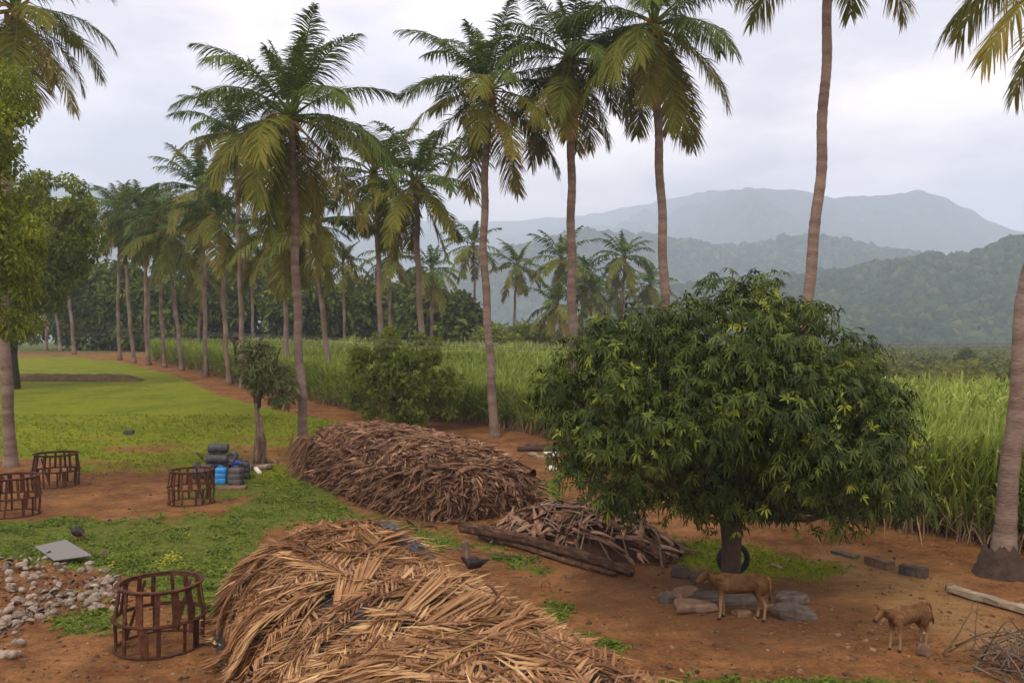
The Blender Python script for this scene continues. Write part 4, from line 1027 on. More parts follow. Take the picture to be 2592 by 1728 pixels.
def draped_frond(f, start, head, length, r, nl=48, lw=.045, lift=.05, curve=0.0, leaf=.62, spread=1.0, stiff=0.25):
    """a dry frond lying on the surface f; returns rib and leaf geometry"""
    n = 16; ds = length / n
    p = np.array(start, float)[:2]; a = head; pts = []
    for k in range(n + 1):
        z = float(f(p[0], p[1])) + lift + .02 * r.normal()
        pts.append([p[0], p[1], z])
        e = .15
        slope = (float(f(p[0] + e * math.cos(a), p[1] + e * math.sin(a))) - float(f(p[0], p[1]))) / e
        st = ds / math.sqrt(1 + slope * slope)
        p = p + st * np.array([math.cos(a), math.sin(a)]); a += curve / n + r.normal(0, .02)
    pts = np.array(pts); on = pts[:, 2] - lift - terr(pts[:, 0], pts[:, 1]) > .10
    kk = n if on.all() else max(3, int(np.argmin(on)) if on[0] else 3)
    if kk < n:      # the leaf ends where the heap ends
        pts = np.stack([np.interp(np.linspace(0, kk, n + 1), np.arange(n + 1), pts[:, q]) for q in range(3)], -1)
    # stiff rib: it cannot follow every hollow
    for _ in range(3): pts[1:-1, 2] = np.maximum(pts[1:-1, 2], .5 * (pts[:-2, 2] + pts[2:, 2]) - .01)
    s = np.linspace(0, 1, n + 1)
    rib = Geo(); rib.add(*tube(pts, np.interp(s, [0, .12, 1], [.024, .015, .005]), 6))
    g = Geo(); fw0 = r.uniform(.55, .95); tone = r.normal(0, .20)
    for side in (-1, 1):
        sl = np.clip(np.linspace(.12, .99, nl) + r.normal(0, .006, nl), 0, .995); k = sl * n; i0 = np.clip(k.astype(int), 0, n - 1); fr = (k - i0)[:, None]
        P = pts[i0] * (1 - fr) + pts[i0 + 1] * fr; Tn = unit(pts[i0 + 1] - pts[i0])
        sd = unit(np.stack([-Tn[:, 1], Tn[:, 0], 0 * Tn[:, 0]], -1)) * side
        keep = r.random(nl) > .10
        L = leaf * np.interp(sl, [.1, .3, .7, 1], [.6, 1, .95, .5]) * r.uniform(.6, 1.15, nl)
        clump = .16 * np.sin(sl * 17 + r.random() * 6)
        D = Tn * (fw0 + r.normal(0, .09, nl) + clump)[:, None] + sd * spread + np.array([0, 0, 1.0]) * r.normal(.16, .12, nl)[:, None] + r.normal(0, .04, (nl, 3))
        S = np.cross(D, np.array([0, 0, 1.0]) + .45 * r.normal(0, 1, (nl, 3)))
        def zf(c, t):
            zs = f(c[:, 0], c[:, 1]) + .02 + (0.05 + stiff * .35) * t * rr_[:]
            c = c.copy(); c[:, 2] = np.where(c[:, 2] > zs, zs + (c[:, 2] - zs) * stiff, zs); return c
        rr_ = r.random(nl)
        V, Q, T, rn, tt = blades(P[keep], D[keep], S[keep], L[keep], lw * r.uniform(.6, 1.2, keep.sum()), 0, ts=(0, .33, .7, 1), ws=(.5, 1, .75, 0), rnd=np.clip(r.normal(.52, .16, keep.sum()) + tone, 0, 1),
                                 zfun=lambda c, t: _zf(c, t, rr_[keep], f, stiff))
        g.add(V, Q, T, rn, tt)
    return rib, g
def _zf(c, t, q, f, stiff):
    zs = f(c[:, 0], c[:, 1]) + .02 + .12 * t * q
    c = c.copy(); c[:, 2] = np.where(c[:, 2] > zs, zs + (c[:, 2] - zs) * (.35 + stiff), zs)
    return c
def front_stack():
    r = np.random.default_rng(15)
    A, B = (-2.95, 15.2), (.85, 7.3)
    f = mound_fn(A, B, 2.12, 1.62, .60, 3, .10)
    base = np.array([-.9, 11.3, 0.0])
    root = thing('palm_leaf_stack', 'long heap of golden dry palm leaves over a black sheet, nearest in view', 'leaf stack', base)
    V, Q = surf_mesh(f, -5.8, 4.2, 4.6, 18, 90)
    V[:, 2] += .03 * (fbm(V[:, 0] * 4, V[:, 1] * 4, 3, 8) - .5)
    g = Geo(); g.add(V, Q); obj('plastic_sheet', g.mesh('plastic_sheet', M['tarp'], True, base), root)
    # rumpled end of the sheet showing at the far right of the ridge
    AB = np.array(B) - np.array(A); hd = math.atan2(AB[1], AB[0]); perp = np.array([math.cos(hd + math.pi / 2), math.sin(hd + math.pi / 2)])
    def add(st, head, L, **k):
        rib, lf = draped_frond(f, st, head, L, r, **k)
        o = obj('dry_frond', lf.mesh('dry_frond', M['dry'], False, base), root)
        obj('rib', rib.mesh('rib', M['dry_rib'], True, base), o)
    n = 112
    for i in range(n):
        t = (i + .5) / n * 1.16 - .08 + r.normal(0, .02)
        c = np.array(A) + AB * t
        mode = r.random()
        if mode < .55:     # thrown across the ridge, tips down the left side
            st = c - perp * r.uniform(-1.0, 1.9) * -1
            head = hd - math.pi / 2 + r.normal(.0, .45)
            st = c + perp * r.uniform(-1.5, 1.0)
        elif mode < .8:    # along the ridge
            st = c + perp * r.uniform(-1.2, 1.2); head = hd + math.pi + r.normal(0, .5)
        else:              # down the right side
            st = c + perp * r.uniform(-1.2, -.2); head = hd + math.pi / 2 + r.normal(0, .35)
        add(st, head, r.uniform(1.6, 2.4) if mode >= .8 else r.uniform(2.4, 3.6), lift=r.uniform(.03, .16), curve=r.normal(0, .35), nl=64, lw=.034, leaf=r.uniform(.42, .62), stiff=r.uniform(.1, .45))
    # loose straw between them
    g = Geo(); n = 1900
    t = r.uniform(-.12, 1.1, n); q = r.uniform(-2.0, 2.0, n)
    P = np.stack([A[0] + AB[0] * t + perp[0] * q, A[1] + AB[1] * t + perp[1] * q], -1)
    P = np.concatenate([P, (f(P[:, 0], P[:, 1]) + .03)[:, None]], 1)
    k = P[:, 2] - terr(P[:, 0], P[:, 1]) > .12; P = P[k]; n = len(P)
    a = r.normal(hd + .9, .8, n); D = np.stack([np.cos(a), np.sin(a), r.normal(.05, .15, n)], -1)
    V, Q, T, rr, tt = blades(P, D, r.normal(0, 1, (n, 3)), r.uniform(.2, .7, n), .022, 0, ts=(0, .35, .7, 1), ws=(.6, 1, .7, 0), rnd=np.clip(r.normal(.5, .25, n), 0, 1), zfun=lambda c, t: _zf(c, t, np.full(n, .5), f, .3))
    g.add(V, Q, T, rr, tt); o = obj('loose_leaflets', g.mesh('loose_leaflets', M['dry'], False, base), root); o['kind'] = 'stuff'
    # broad folded leaf pieces standing proud
    for (px, py, L, ang, tilt) in ((990, 1590, 1.6, 1.15, .25), (905, 1500, .8, 1.35, .5), (1000, 1640, 1.8, .85, .2), (1190, 1640, 1.0, .8, .08), (1290, 1700, .9, .6, .05), (860, 1560, .9, 1.5, .4)):
        Yg = None
        ys_ = np.linspace(6, 17, 900); xs_ = (px - CX) / F * ys_; zz = CAMZ - (py - CY) / F * ys_
        k = np.argmax(zz < f(xs_, ys_)); P0 = np.array([xs_[k], ys_[k], zz[k] + .05])
        d = unit(np.array([math.cos(ang), math.sin(ang) * .9, tilt])); s = unit(np.cross(d, [0, 0, 1.0]))
        g = Geo(); nl = 16; w_ = (np.arange(nl) - nl / 2) / nl * .30
        Pp = P0 + s * w_[:, None] * .5 + r.normal(0, .01, (nl, 3)); D = d + s * (w_ * 1.0)[:, None] + r.normal(0, .03, (nl, 3))
        g.add(*blades(Pp, D, s + r.normal(0, .2, (nl, 3)), L * r.uniform(.7, 1.05, nl), .05, 0, rnd=np.clip(r.normal(.6, .12, nl), 0, 1)))
        obj('folded_frond', g.mesh('folded_frond', M['dry'], False, base), root)
    # a bare rib jutting out at the top and spiky ribs at the left end
    for (x1, y1, x2, y2, dY) in ((925, 1350, 862, 1292, .3), (575, 1630, 610, 1725, -.6), (572, 1635, 640, 1728, -.3), (1230, 1475, 1262, 1512, 0), (1288, 1475, 1240, 1540, 0), (1600, 1722, 1380, 1610, 0), (1560, 1722, 1330, 1600, .2)):
        ys_ = np.linspace(6, 18, 900)
        xs_ = (x1 - CX) / F * ys_; zz = CAMZ - (y1 - CY) / F * ys_; k = np.argmax(zz < f(xs_, ys_))
        Ya = ys_[k]; g = Geo(); g.add(*tube([at(x1, y1, Ya), (at(x1, y1, Ya) + at(x2, y2, Ya + dY)) / 2 + [0, 0, .02], at(x2, y2, Ya + dY)], [.014, .012, .008], 5))
        obj('bare_rib', g.mesh('bare_rib', M['dry_rib'], True, base), root)
    # bunched plastic at the back of the ridge
    c = np.array([-2.05, 15.3]); g = Geo()
    x, y = np.meshgrid(np.linspace(-.75, .75, 26), np.linspace(-.55, .55, 20), indexing='ij')
    X = c[0] + x * .95 + y * .1; Yy = c[1] - x * .55 + y
    Z = f(X, Yy) + .16 * np.exp(-(x / .55) ** 2 - (y / .4) ** 2) + .07 * np.abs(fbm(x * 5 + 9, y * 5, 3, 2) - .5) * 2 + .015
    i = np.arange(25)[:, None] * 20; j = np.arange(19)[None, :]
    g.add(np.stack([X, Yy, Z], -1), np.stack([i + j, i + 20 + j, i + 21 + j, i + 1 + j], -1))
    obj('sheet_fold', g.mesh('sheet_fold', M['tarp'], True, base), root)
front_stack()

# a curved old leaf base / husk piece (several shapes shared by all)
def husk_meshes(n, L, W, curl, r, mat, name):
    out_ = []
    for q in range(n):
        m = 7; k = 5; g = Geo()
        t = np.linspace(0, 1, m); cw = curl * r.uniform(.6, 1.4); tw = r.normal(0, .4)
        V = []
        for a in t:
            w_ = W * (.25 + .75 * math.sin(min(1, a * 1.15 + .15) * math.pi) ** .7) * r.uniform(.85, 1.1)
            for b in np.linspace(-1, 1, k):
                y = b * w_ / 2; z = (1 - b * b) * w_ * .30 + cw * L * math.sin(a * 2.2) * .35
                ca, sa = math.cos(tw * a), math.sin(tw * a)
                V.append((a * L, y * ca - z * sa, y * sa + z * ca))
        V = np.array(V); i = np.arange(m - 1)[:, None] * k; j = np.arange(k - 1)[None, :]
        Q = np.stack([i + j, i + k + j, i + k + j + 1, i + j + 1], -1).reshape(-1, 4)
        g.add(V, Q, r=r.random()); V2 = V - np.array([0, 0, .012]); g.add(V2, Q[:, ::-1], r=r.random() * .4)
        out_.append(g.mesh(name, M[mat], True))
    return out_
def rot_towards(d, roll=0.0):
    q = Vector(tuple(d)).to_track_quat('X', 'Z')
    return (q.to_matrix() @ Matrix.Rotation(roll, 3, 'X')).to_euler()
def mid_stack():
    r = np.random.default_rng(25)
    c = np.array([-3.45, 29.9]); ax = unit(np.array([-.51, .86])); pp = np.array([.86, .51])
    a_, b_, h_ = 6.0, 2.55, 1.95
    def f(x, y):
        x = np.asarray(x, float); y = np.asarray(y, float)
        u = ((x - c[0]) * ax[0] + (y - c[1]) * ax[1]) / a_; v = ((x - c[0]) * pp[0] + (y - c[1]) * pp[1]) / b_
        q = (np.abs(u) ** 3.2 + np.abs(v) ** 3.0)
        top = h_ * (1 - .18 * v) * (1 + .12 * (fbm(x * .5, y * .5, 3, 6) - .5) * 2) * (1 - .14 * np.maximum(-u, 0))
        return top * np.clip(1 - q, 0, 1) ** .30 + terr(x, y) - .03 * (q > 1)
    base = np.array([c[0], c[1], 0.0])
    root = thing('old_palm_leaf_stack', 'big weathered stack of grey brown palm leaves with butt ends facing left', 'leaf stack', base)
    V, Q = surf_mesh(f, c[0] - 7, c[0] + 7, c[1] - 7, c[1] + 7, 90)
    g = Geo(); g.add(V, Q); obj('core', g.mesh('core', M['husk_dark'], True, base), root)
    for i in range(120):
        u = r.uniform(-1, .98); 
        mode = r.random()
        if mode < .62:
            st = c + ax * a_ * u + pp * b_ * r.uniform(-.9, .3); head = math.atan2(pp[1], pp[0]) + r.normal(0, .35)
            if r.random() < .3: st = c + ax * a_ * u + pp * b_ * r.uniform(-.1, .9); head += math.pi
        elif mode < .85:
            st = c + ax * a_ * r.uniform(-.9, .8) + pp * b_ * r.uniform(-.6, .8); head = math.atan2(ax[1], ax[0]) + r.normal(0, .5)
        else:
            st = c + ax * a_ * r.uniform(-1.0, -.5) + pp * b_ * r.uniform(-.3, .7); head = math.atan2(-ax[1], -ax[0]) + r.normal(.3, .5)
        rib, lf = draped_frond(f, st, head, r.uniform(2.0, 3.6), r, nl=24, lw=.065, lift=r.uniform(.03, .12), curve=r.normal(0, .5), leaf=r.uniform(.35, .6), spread=.75, stiff=.15)
        o = obj('weathered_frond', lf.mesh('weathered_frond', M['old'], False, base), root)
        obj('rib', rib.mesh('rib', M['old'], True, base), o)
    # butt ends on the left face and round the near corner
    hm_ = husk_meshes(6, .52, .16, .9, r, 'husk', 'leaf_butt'); hd_ = husk_meshes(5, .46, .15, .9, r, 'husk_dark', 'leaf_butt')
    cnt = 0
    while cnt < 298:
        z = r.uniform(.05, 1.6); near = r.random() < .30
        if not near:      # left long face
            u = r.uniform(-1.0, .92); vs = np.linspace(-1.0, -.5, 40); q = c + np.outer(vs * b_, pp) + ax * a_ * u; dn = -pp
        else:             # near end
            v = r.uniform(-.95, .95); us_ = np.linspace(-1.0, -.7, 40); q = c + np.outer(us_ * a_, ax) + pp * b_ * v; dn = -ax
        zz = f(q[:, 0], q[:, 1]) - terr(q[:, 0], q[:, 1]); k = np.argmax(zz > z)
        if zz[k] < z: cnt += .3; continue
        P = np.array([q[k, 0], q[k, 1], z + float(terr(q[k, 0], q[k, 1]))]); tn = np.array([-dn[1], dn[0]])
        d = np.array([dn[0], dn[1], 0]) + np.array([tn[0], tn[1], 0]) * r.normal(0, .6 if not near else 1.6) + np.array([0, 0, r.normal(-.2, .45)])
        me = random.choice(hm_ if r.random() < .42 else hd_)
        o = obj('leaf_butt', me, root, P - base - unit(d) * .18, rot_towards(unit(d), r.uniform(-3, 3)), r.uniform(.9, 1.5)); cnt += 1
    # loose strips hanging out of the two faces
    g2 = Geo(); n = 3600; th = r.uniform(0, 1, n); near = th < .42
    uu = np.where(near, -1.0, r.uniform(-1, .95, n)); vv = np.where(near, r.uniform(-1, 1, n), -1.0)
    zt = r.uniform(.05, 1.6, n); P2 = np.zeros((n, 3))
    for k in range(n):
        sc = np.linspace(1.0, .55, 24); q = c + ax * a_ * uu[k] * (sc if near[k] else np.ones(24))[:, None] + pp * b_ * vv[k] * (np.ones(24) if near[k] else sc)[:, None]
        hz_ = f(q[:, 0], q[:, 1]) - terr(q[:, 0], q[:, 1]); m_ = int(np.argmax(hz_ > zt[k])); P2[k] = (q[m_, 0], q[m_, 1], min(zt[k], hz_[m_] + .02) + float(terr(q[m_, 0], q[m_, 1])))
    dn = np.where(near[:, None], -ax[None], -pp[None]); tn = np.stack([-dn[:, 1], dn[:, 0]], -1)
    D2 = np.concatenate([dn * r.uniform(.2, 1, (n, 1)) + tn * r.normal(0, 1.0, (n, 1)), r.normal(-.35, .5, (n, 1))], 1)
    g2.add(*blades(P2, D2, r.normal(0, 1, (n, 3)), r.uniform(.25, .75, n), .05, .2, rnd=np.clip(r.normal(.42, .25, n), 0, 1)))
    o = obj('side_strips', g2.mesh('side_strips', M['old'], False, base), root); o['kind'] = 'stuff'
    # a fringe of hanging dead leaves at the far left end
    g = Geo(); n = 1500
    th = r.uniform(0, 1, n); u = .55 + .42 * th; v = -1 + .35 * r.random(n) * (th > .5)
    P = c + ax * a_ * u[:, None] + pp * b_ * v[:, None]
    P = np.concatenate([P, (r.uniform(.2, 1.5, n))[:, None]], 1)
    D = np.array([-.3, -.3, -1.0]) + r.normal(0, .3, (n, 3))
    g.add(*blades(P, D, r.normal(0, 1, (n, 3)), r.uniform(.3, .9, n), .03, .1, rnd=np.clip(r.normal(.3, .25, n), 0, 1)))
    n = 3000; u = r.uniform(-1, 1, n); v = r.uniform(-1, 1, n); P = c + ax * a_ * u[:, None] + pp * b_ * v[:, None]
    P = np.concatenate([P, (f(P[:, 0], P[:, 1]) + .03)[:, None]], 1); k = P[:, 2] > .5; P = P[k]; n = len(P)
    a = r.uniform(0, 6.28, n); D = np.stack([np.cos(a), np.sin(a), r.normal(.1, .15, n)], -1)
    g.add(*blades(P, D, r.normal(0, 1, (n, 3)), r.uniform(.25, .7, n), .045, 0, rnd=np.clip(r.normal(.45, .25, n), 0, 1), zfun=lambda c, t: _zf(c, t, np.full(n, .5), f, .2)))
    o = obj('loose_leaf_strips', g.mesh('loose_leaf_strips', M['old'], False, base), root); o['kind'] = 'stuff'
    return f
mid_stack()
def husk_pile():
    r = np.random.default_rng(35)
    c = np.array([1.75, 21.35]); ca_, sa_ = .81, -.587
    def f(x, y):
        dx, dy = np.asarray(x, float) - c[0], np.asarray(y, float) - c[1]
        u = (dx * ca_ + dy * sa_) / 2.65; v = (-dx * sa_ + dy * ca_) / 1.35
        q = np.hypot(u, v)
        return 1.0 * np.clip(1 - q ** 1.6, 0, 1) ** .9 * (1 + .25 * (fbm(x * 1.5, y * 1.5, 3, 9) - .5)) + terr(x, y) - .03 * (q > 1)
    base = np.array([c[0], c[1], 0.0])
    root = thing('leaf_base_pile', 'low mound of curled brown leaf bases and stalks in front of the mango tree', 'pile', base)
    V, Q = surf_mesh(f, c[0] - 3, c[0] + 3, c[1] - 2.7, c[1] + 2.7, 70)
    V[:, 2] -= .14
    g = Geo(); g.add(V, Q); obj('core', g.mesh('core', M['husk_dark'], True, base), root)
    ms = husk_meshes(8, .66, .13, .32, r, 'husk', 'leaf_base')
    for i in range(298):
        a = r.uniform(0, 6.28); q = math.sqrt(r.random()) * 1.02
        lx, ly = 2.6 * q * math.cos(a), 1.3 * q * math.sin(a); x = c[0] + lx * ca_ - ly * sa_; y = c[1] + lx * sa_ + ly * ca_
        d = np.array([math.cos(a), math.sin(a) * .8, 0]) * r.choice([-1, 1]) + r.normal(0, .7, 3) * [1, 1, .12]; d[2] -= .35 * np.sign(d[:2] @ np.array([math.cos(a), math.sin(a)])) * q
        d = unit(d)
        o = obj('leaf_base', random.choice(ms), root, np.array([x, y, float(f(x, y)) + r.uniform(-.02, .1)]) - base - d * .3, rot_towards(d, r.normal(0, .6)), r.uniform(.7, 1.35))
    for i in range(80):
        a = r.uniform(0, 6.28); q = math.sqrt(r.random()) * .95
        lx, ly = 2.6 * q * math.cos(a), 1.3 * q * math.sin(a); x = c[0] + lx * ca_ - ly * sa_; y = c[1] + lx * sa_ + ly * ca_; h = r.uniform(0, 6.28); L = r.uniform(.6, 1.6)
        P = []
        for s in np.linspace(-.5, .5, 5):
            X, Y_ = x + L * s * math.cos(h), y + L * s * math.sin(h); P.append((X, Y_, float(f(X, Y_)) + .10 + .06 * math.cos(s * 3)))
        g = Geo(); g.add(*tube(P, [.03, .026, .022, .018, .01], 5)); obj('leaf_stalk', g.mesh('leaf_stalk', M['twig'], True, base), root)
husk_pile()
# ------------------------------------------------------------------ rusty round iron cages
def bar(a, b, wdt, th, jit=0.0):
    a = np.array(a, float); b = np.array(b, float); d = b - a; L = np.linalg.norm(d); d /= L
    radial = np.array([(a[0] + b[0]) / 2, (a[1] + b[1]) / 2, 0.0]); radial /= np.linalg.norm(radial) + 1e-9
    s = unit(np.cross(d, radial)); n_ = np.cross(s, d)
    V = np.array([a + s * i * wdt / 2 + n_ * j * th / 2 for i in (-1, 1) for j in (-1, 1)] + [b + s * i * wdt / 2 + n_ * j * th / 2 for i in (-1, 1) for j in (-1, 1)])
    return V, [(0, 1, 3, 2), (4, 6, 7, 5), (0, 4, 5, 1), (2, 3, 7, 6), (0, 2, 6, 4), (1, 5, 7, 3)], None
def ring(rad, z, w_, h_, n=48, wob=0.0):
    a = np.linspace(0, 2 * np.pi, n, endpoint=False); V = []
    for (dr, dz) in ((0, 0), (w_, 0), (w_, h_), (0, h_)):
        V.append(np.stack([(rad + dr) * np.cos(a), (rad + dr) * np.sin(a), z + dz + wob * np.sin(2 * a)], -1))
    V = np.concatenate(V); j = np.arange(n); k = (j + 1) % n
    Q = np.concatenate([np.stack([q * n + j, q * n + k, ((q + 1) % 4) * n + k, ((q + 1) % 4) * n + j], -1) for q in range(4)])
    return V, Q[:, ::-1], None
def cage(label, loc, seed, s=1.0):
    r = np.random.default_rng(seed)
    root = thing('iron_cage', label, 'iron cage', loc, 0, 'round rusty iron cages in the yard')
    H = 1.06
    def put(name, geo): return obj(name, geo.mesh(name, M['rust'], False), root, scale=s)
    g = Geo(); g.add(*ring(.615, H - .03, .075, .022, wob=.006)); g.add(*ring(.615, H - .075, .012, .06)); put('top_ring', g)
    g = Geo(); g.add(*ring(.685, .50, .060, .020, wob=.01)); g.add(*ring(.683, .47, .010, .05)); put('middle_ring', g)
    g = Geo(); g.add(*ring(.66, .015, .055, .02)); put('bottom_ring', g)
    n = 15
    for i in range(n):
        a = i / n * 2 * math.pi + r.normal(0, .04); tw = r.normal(0, .03)
        wd = r.choice([.055, .07, .12], p=[.4, .4, .2])
        g = Geo(); g.add(*bar((.625 * math.cos(a), .625 * math.sin(a), H - .03), (.70 * math.cos(a + tw), .70 * math.sin(a + tw), .51), wd, .022)); put('upper_bar', g)
    n = 14
    for i in range(n):
        a = (i + .5) / n * 2 * math.pi + r.normal(0, .06); tw = r.normal(0, .045)
        wd = r.choice([.055, .07, .13], p=[.4, .4, .2])
        g = Geo(); g.add(*bar((.70 * math.cos(a), .70 * math.sin(a), .50), (.675 * math.cos(a + tw), .675 * math.sin(a + tw), .02), wd, .022)); put('lower_bar', g)
    for i in range(2):
        a = r.uniform(0, 6.28)
        g = Geo(); g.add(*bar((.60 * math.cos(a), .60 * math.sin(a), .95), (.66 * math.cos(a + .5), .66 * math.sin(a + .5), .06), .05, .02)); put('slanting_bar', g)
    return root
cage('nearest round rusty iron cage, standing on bare earth beside the husk heap', ground(405, 1632), 1)
cage('round rusty iron cage standing in front of the plastic drums', ground(484, 1272), 2, .98)
cage('round rusty iron cage beside the foot of the left palm', ground(142, 1228), 3, 1.07)
cage('round rusty iron cage cut off by the left edge of the view', ground(30, 1302), 4, 1.07)

# ------------------------------------------------------------------ plastic drums and cans
def drum_mesh(L, rad, n=20):
    prof = [(.001, -L / 2), (rad * .86, -L / 2), (rad * .98, -L / 2 + .03), (rad, -L / 2 + .08), (rad, -L * .22), (rad * 1.035, -L * .2), (rad * 1.035, -L * .16), (rad, -L * .14), (rad, L * .14),
            (rad * 1.035, L * .16), (rad * 1.035, L * .2), (rad, L * .22), (rad * .98, L / 2 - .08), (rad * .84, L / 2 - .01), (rad * .78, L / 2), (rad * .74, L / 2 - .03), (.001, L / 2 - .03)]
    g = Geo(); V, Q, _ = lathe(prof, n); V[:, 0] += .012 * np.sin(V[:, 2] * 9 + V[:, 1] * 7); g.add(V, Q); return g
def can_parts(w_, d_, h_, mat):
    g = Geo(); n = 20; a = np.linspace(0, 2 * np.pi, n, endpoint=False)
    sq = lambda e: np.stack([np.sign(np.cos(a)) * np.abs(np.cos(a)) ** e, np.sign(np.sin(a)) * np.abs(np.sin(a)) ** e], -1)
    lv = [(0, .90), (.03, .97), (.30, 1.0), (.32, .965), (.36, .965), (.38, 1.0), (.60, 1.0), (.62, .965), (.66, .965), (.68, 1.0), (.86, .98), (.93, .90), (.97, .66), (.975, .001)]
    V = np.concatenate([np.concatenate([sq(.42) * [w_ / 2 * q, d_ / 2 * q], np.full((n, 1), z * h_)], 1) for z, q in lv])
    i = np.arange(len(lv) - 1)[:, None] * n; j = np.arange(n)[None, :]; k = (j + 1) % n
    g.add(V, np.stack([i + j, i + k, i + n + k, i + n + j], -1))
    body = g.mesh('body', mat, True)
    g = Geo(); g.add(*tube([(-w_ * .28, 0, h_ * .93), (-w_ * .2, 0, h_ * 1.05), (w_ * .1, 0, h_ * 1.05), (w_ * .16, 0, h_ * .95)], .018, 8, up=(0, 1, 0))); handle = g.mesh('handle', mat, True)
    g = Geo(); V, Q, _ = lathe([(.001, 0), (.045, 0), (.045, .055), (.001, .055)], 12); g.add(V + [w_ * .28, 0, h_ * .95], Q); cap = g.mesh('cap', M['black_pl'], False)
    return body, handle, cap
def drum_thing(name, label, cat, px, py, dY, L, rad, mat, rot, gp=None):
    c = at(px, py, 30.6 + dY)
    root = thing(name, label, cat, c, 0, gp)
    obj('body', drum_mesh(L, rad).mesh('body', M[mat], True), root, rot=rot)
    g = Geo(); V, Q, _ = lathe([(.001, 0), (.05, 0), (.05, .03), (.001, .03)], 10)
    lid = obj('cap', g.add(V + [rad * .5, 0, L / 2 - .03], Q).mesh('cap', M['grey_pl']), root, rot=rot)
    return root
GD = 'plastic drums and cans heaped behind the cage'
drum_thing('plastic_drum', 'black plastic drum lying on its side, topmost of the heap', 'drum', 553, 1134, .1, .68, .175, 'black_pl', (0, R(90), R(4)), GD)
drum_thing('plastic_drum', 'black plastic drum lying under the topmost one', 'drum', 551, 1161, .1, .76, .19, 'black_pl', (0, R(90), R(-3)), GD)
drum_thing('plastic_drum', 'grey brown drum end on, right of the two stacked black drums', 'drum', 588, 1155, .35, .60, .19, 'grey_pl', (R(90), 0, R(8)), GD)
drum_thing('plastic_drum', 'dark drum lying behind the cage, left of the blue can', 'drum', 515, 1196, -.1, .70, .23, 'black_pl', (0, R(90), R(12)), GD)
drum_thing('plastic_drum', 'dusty drum behind the bright blue can, under the stacked drums', 'drum', 548, 1188, .45, .95, .21, 'grey_pl', (0, R(90), R(0)), GD)
def can_thing(label, px, base_py, w_, d_, h_, mat, rz, dY=0, lean=0):
    b0 = ground(px, base_py); b0[1] += dY; b0[2] = float(terr(b0[0], b0[1]))
    root = thing('plastic_can', label, 'plastic can', b0, rz, GD)
    bd, hd, cp = can_parts(w_, d_, h_, M[mat])
    for nme, me in (('body', bd), ('handle', hd), ('cap', cp)): obj(nme, me, root, rot=(lean, 0, 0))
    return root
can_thing('bright blue plastic can standing beside the cage', 560, 1224, .40, .34, .60, 'blue', .1)
can_thing('dark grey plastic can standing right of the bright blue can', 598, 1226, .48, .42, .62, 'grey_pl', -.15)
can_thing('black plastic can at the right end of the heap, behind the dark grey can', 611, 1214, .40, .40, .62, 'black_pl', .3, .35)
can_thing('deep blue can wedged behind the dark grey can', 588, 1214, .46, .3, .66, 'deep_blue', .2, .5)
can_thing('deep blue can half hidden left of the stacked drums', 524, 1214, .3, .3, .66, 'deep_blue', -.3, .55)
can_thing('small black can standing at the left end of the heap', 494, 1212, .26, .26, .55, 'black_pl', .5, .2)
def simple(name, label, cat, geo, mat, loc, kind=None, group=None, smooth=False, rot=None):
    o = obj(name, geo.mesh(name, M[mat], smooth), None, loc, rot); return tag(o, label, cat, group, kind)
def log_px(name, label, x1, y1, x2, y2, rad, mat='bark', lift=None, n=7, cat='log', wob=.02, flat=1.0):
    a = ground(x1, y1); c = ground(x2, y2); lift = rad * .8 if lift is None else lift
    P = [a + (c - a) * t + np.array([random.gauss(0, wob), random.gauss(0, wob), lift]) for t in np.linspace(0, 1, n)]
    mid = (a + c) / 2; g = Geo(); g.add(*tube(np.array(P) - mid, rad * np.linspace(1.05, .9, n), 9, flat=flat))
    return simple(name, label, cat, g, mat, mid, smooth=True)
log_px('log', 'grey brown log on the grass at the foot of the gnarled tree', 624, 1190, 688, 1188, .13, 'bark_pale')
log_px('branch', 'thin fallen branch behind the log under the gnarled tree', 655, 1172, 706, 1171, .05, 'bark_pale')
log_px('pipe_offcut', 'short white pipe lying in the grass right of the drums', 645, 1187, 658, 1202, .09, 'white', cat='pipe', wob=0)
log_px('broken_branch', 'dead forked stick leaning behind the left drum', 500, 1165, 512, 1178, .05, 'bark', lift=.3)
g = Geo(); g.add(*box((0, 0, .035), (1.15, .5, .07), (0, 0, .1), .01)); simple('plank', 'flat dusty stone plank under the front of the bright blue can', 'plank', g, 'stone_red', ground(580, 1236))
for i, (px, py, s) in enumerate([(532, 1229, .16), (546, 1232, .10), (578, 1222, .22), (628, 1228, .1), (662, 1216, .14)]):
    pass
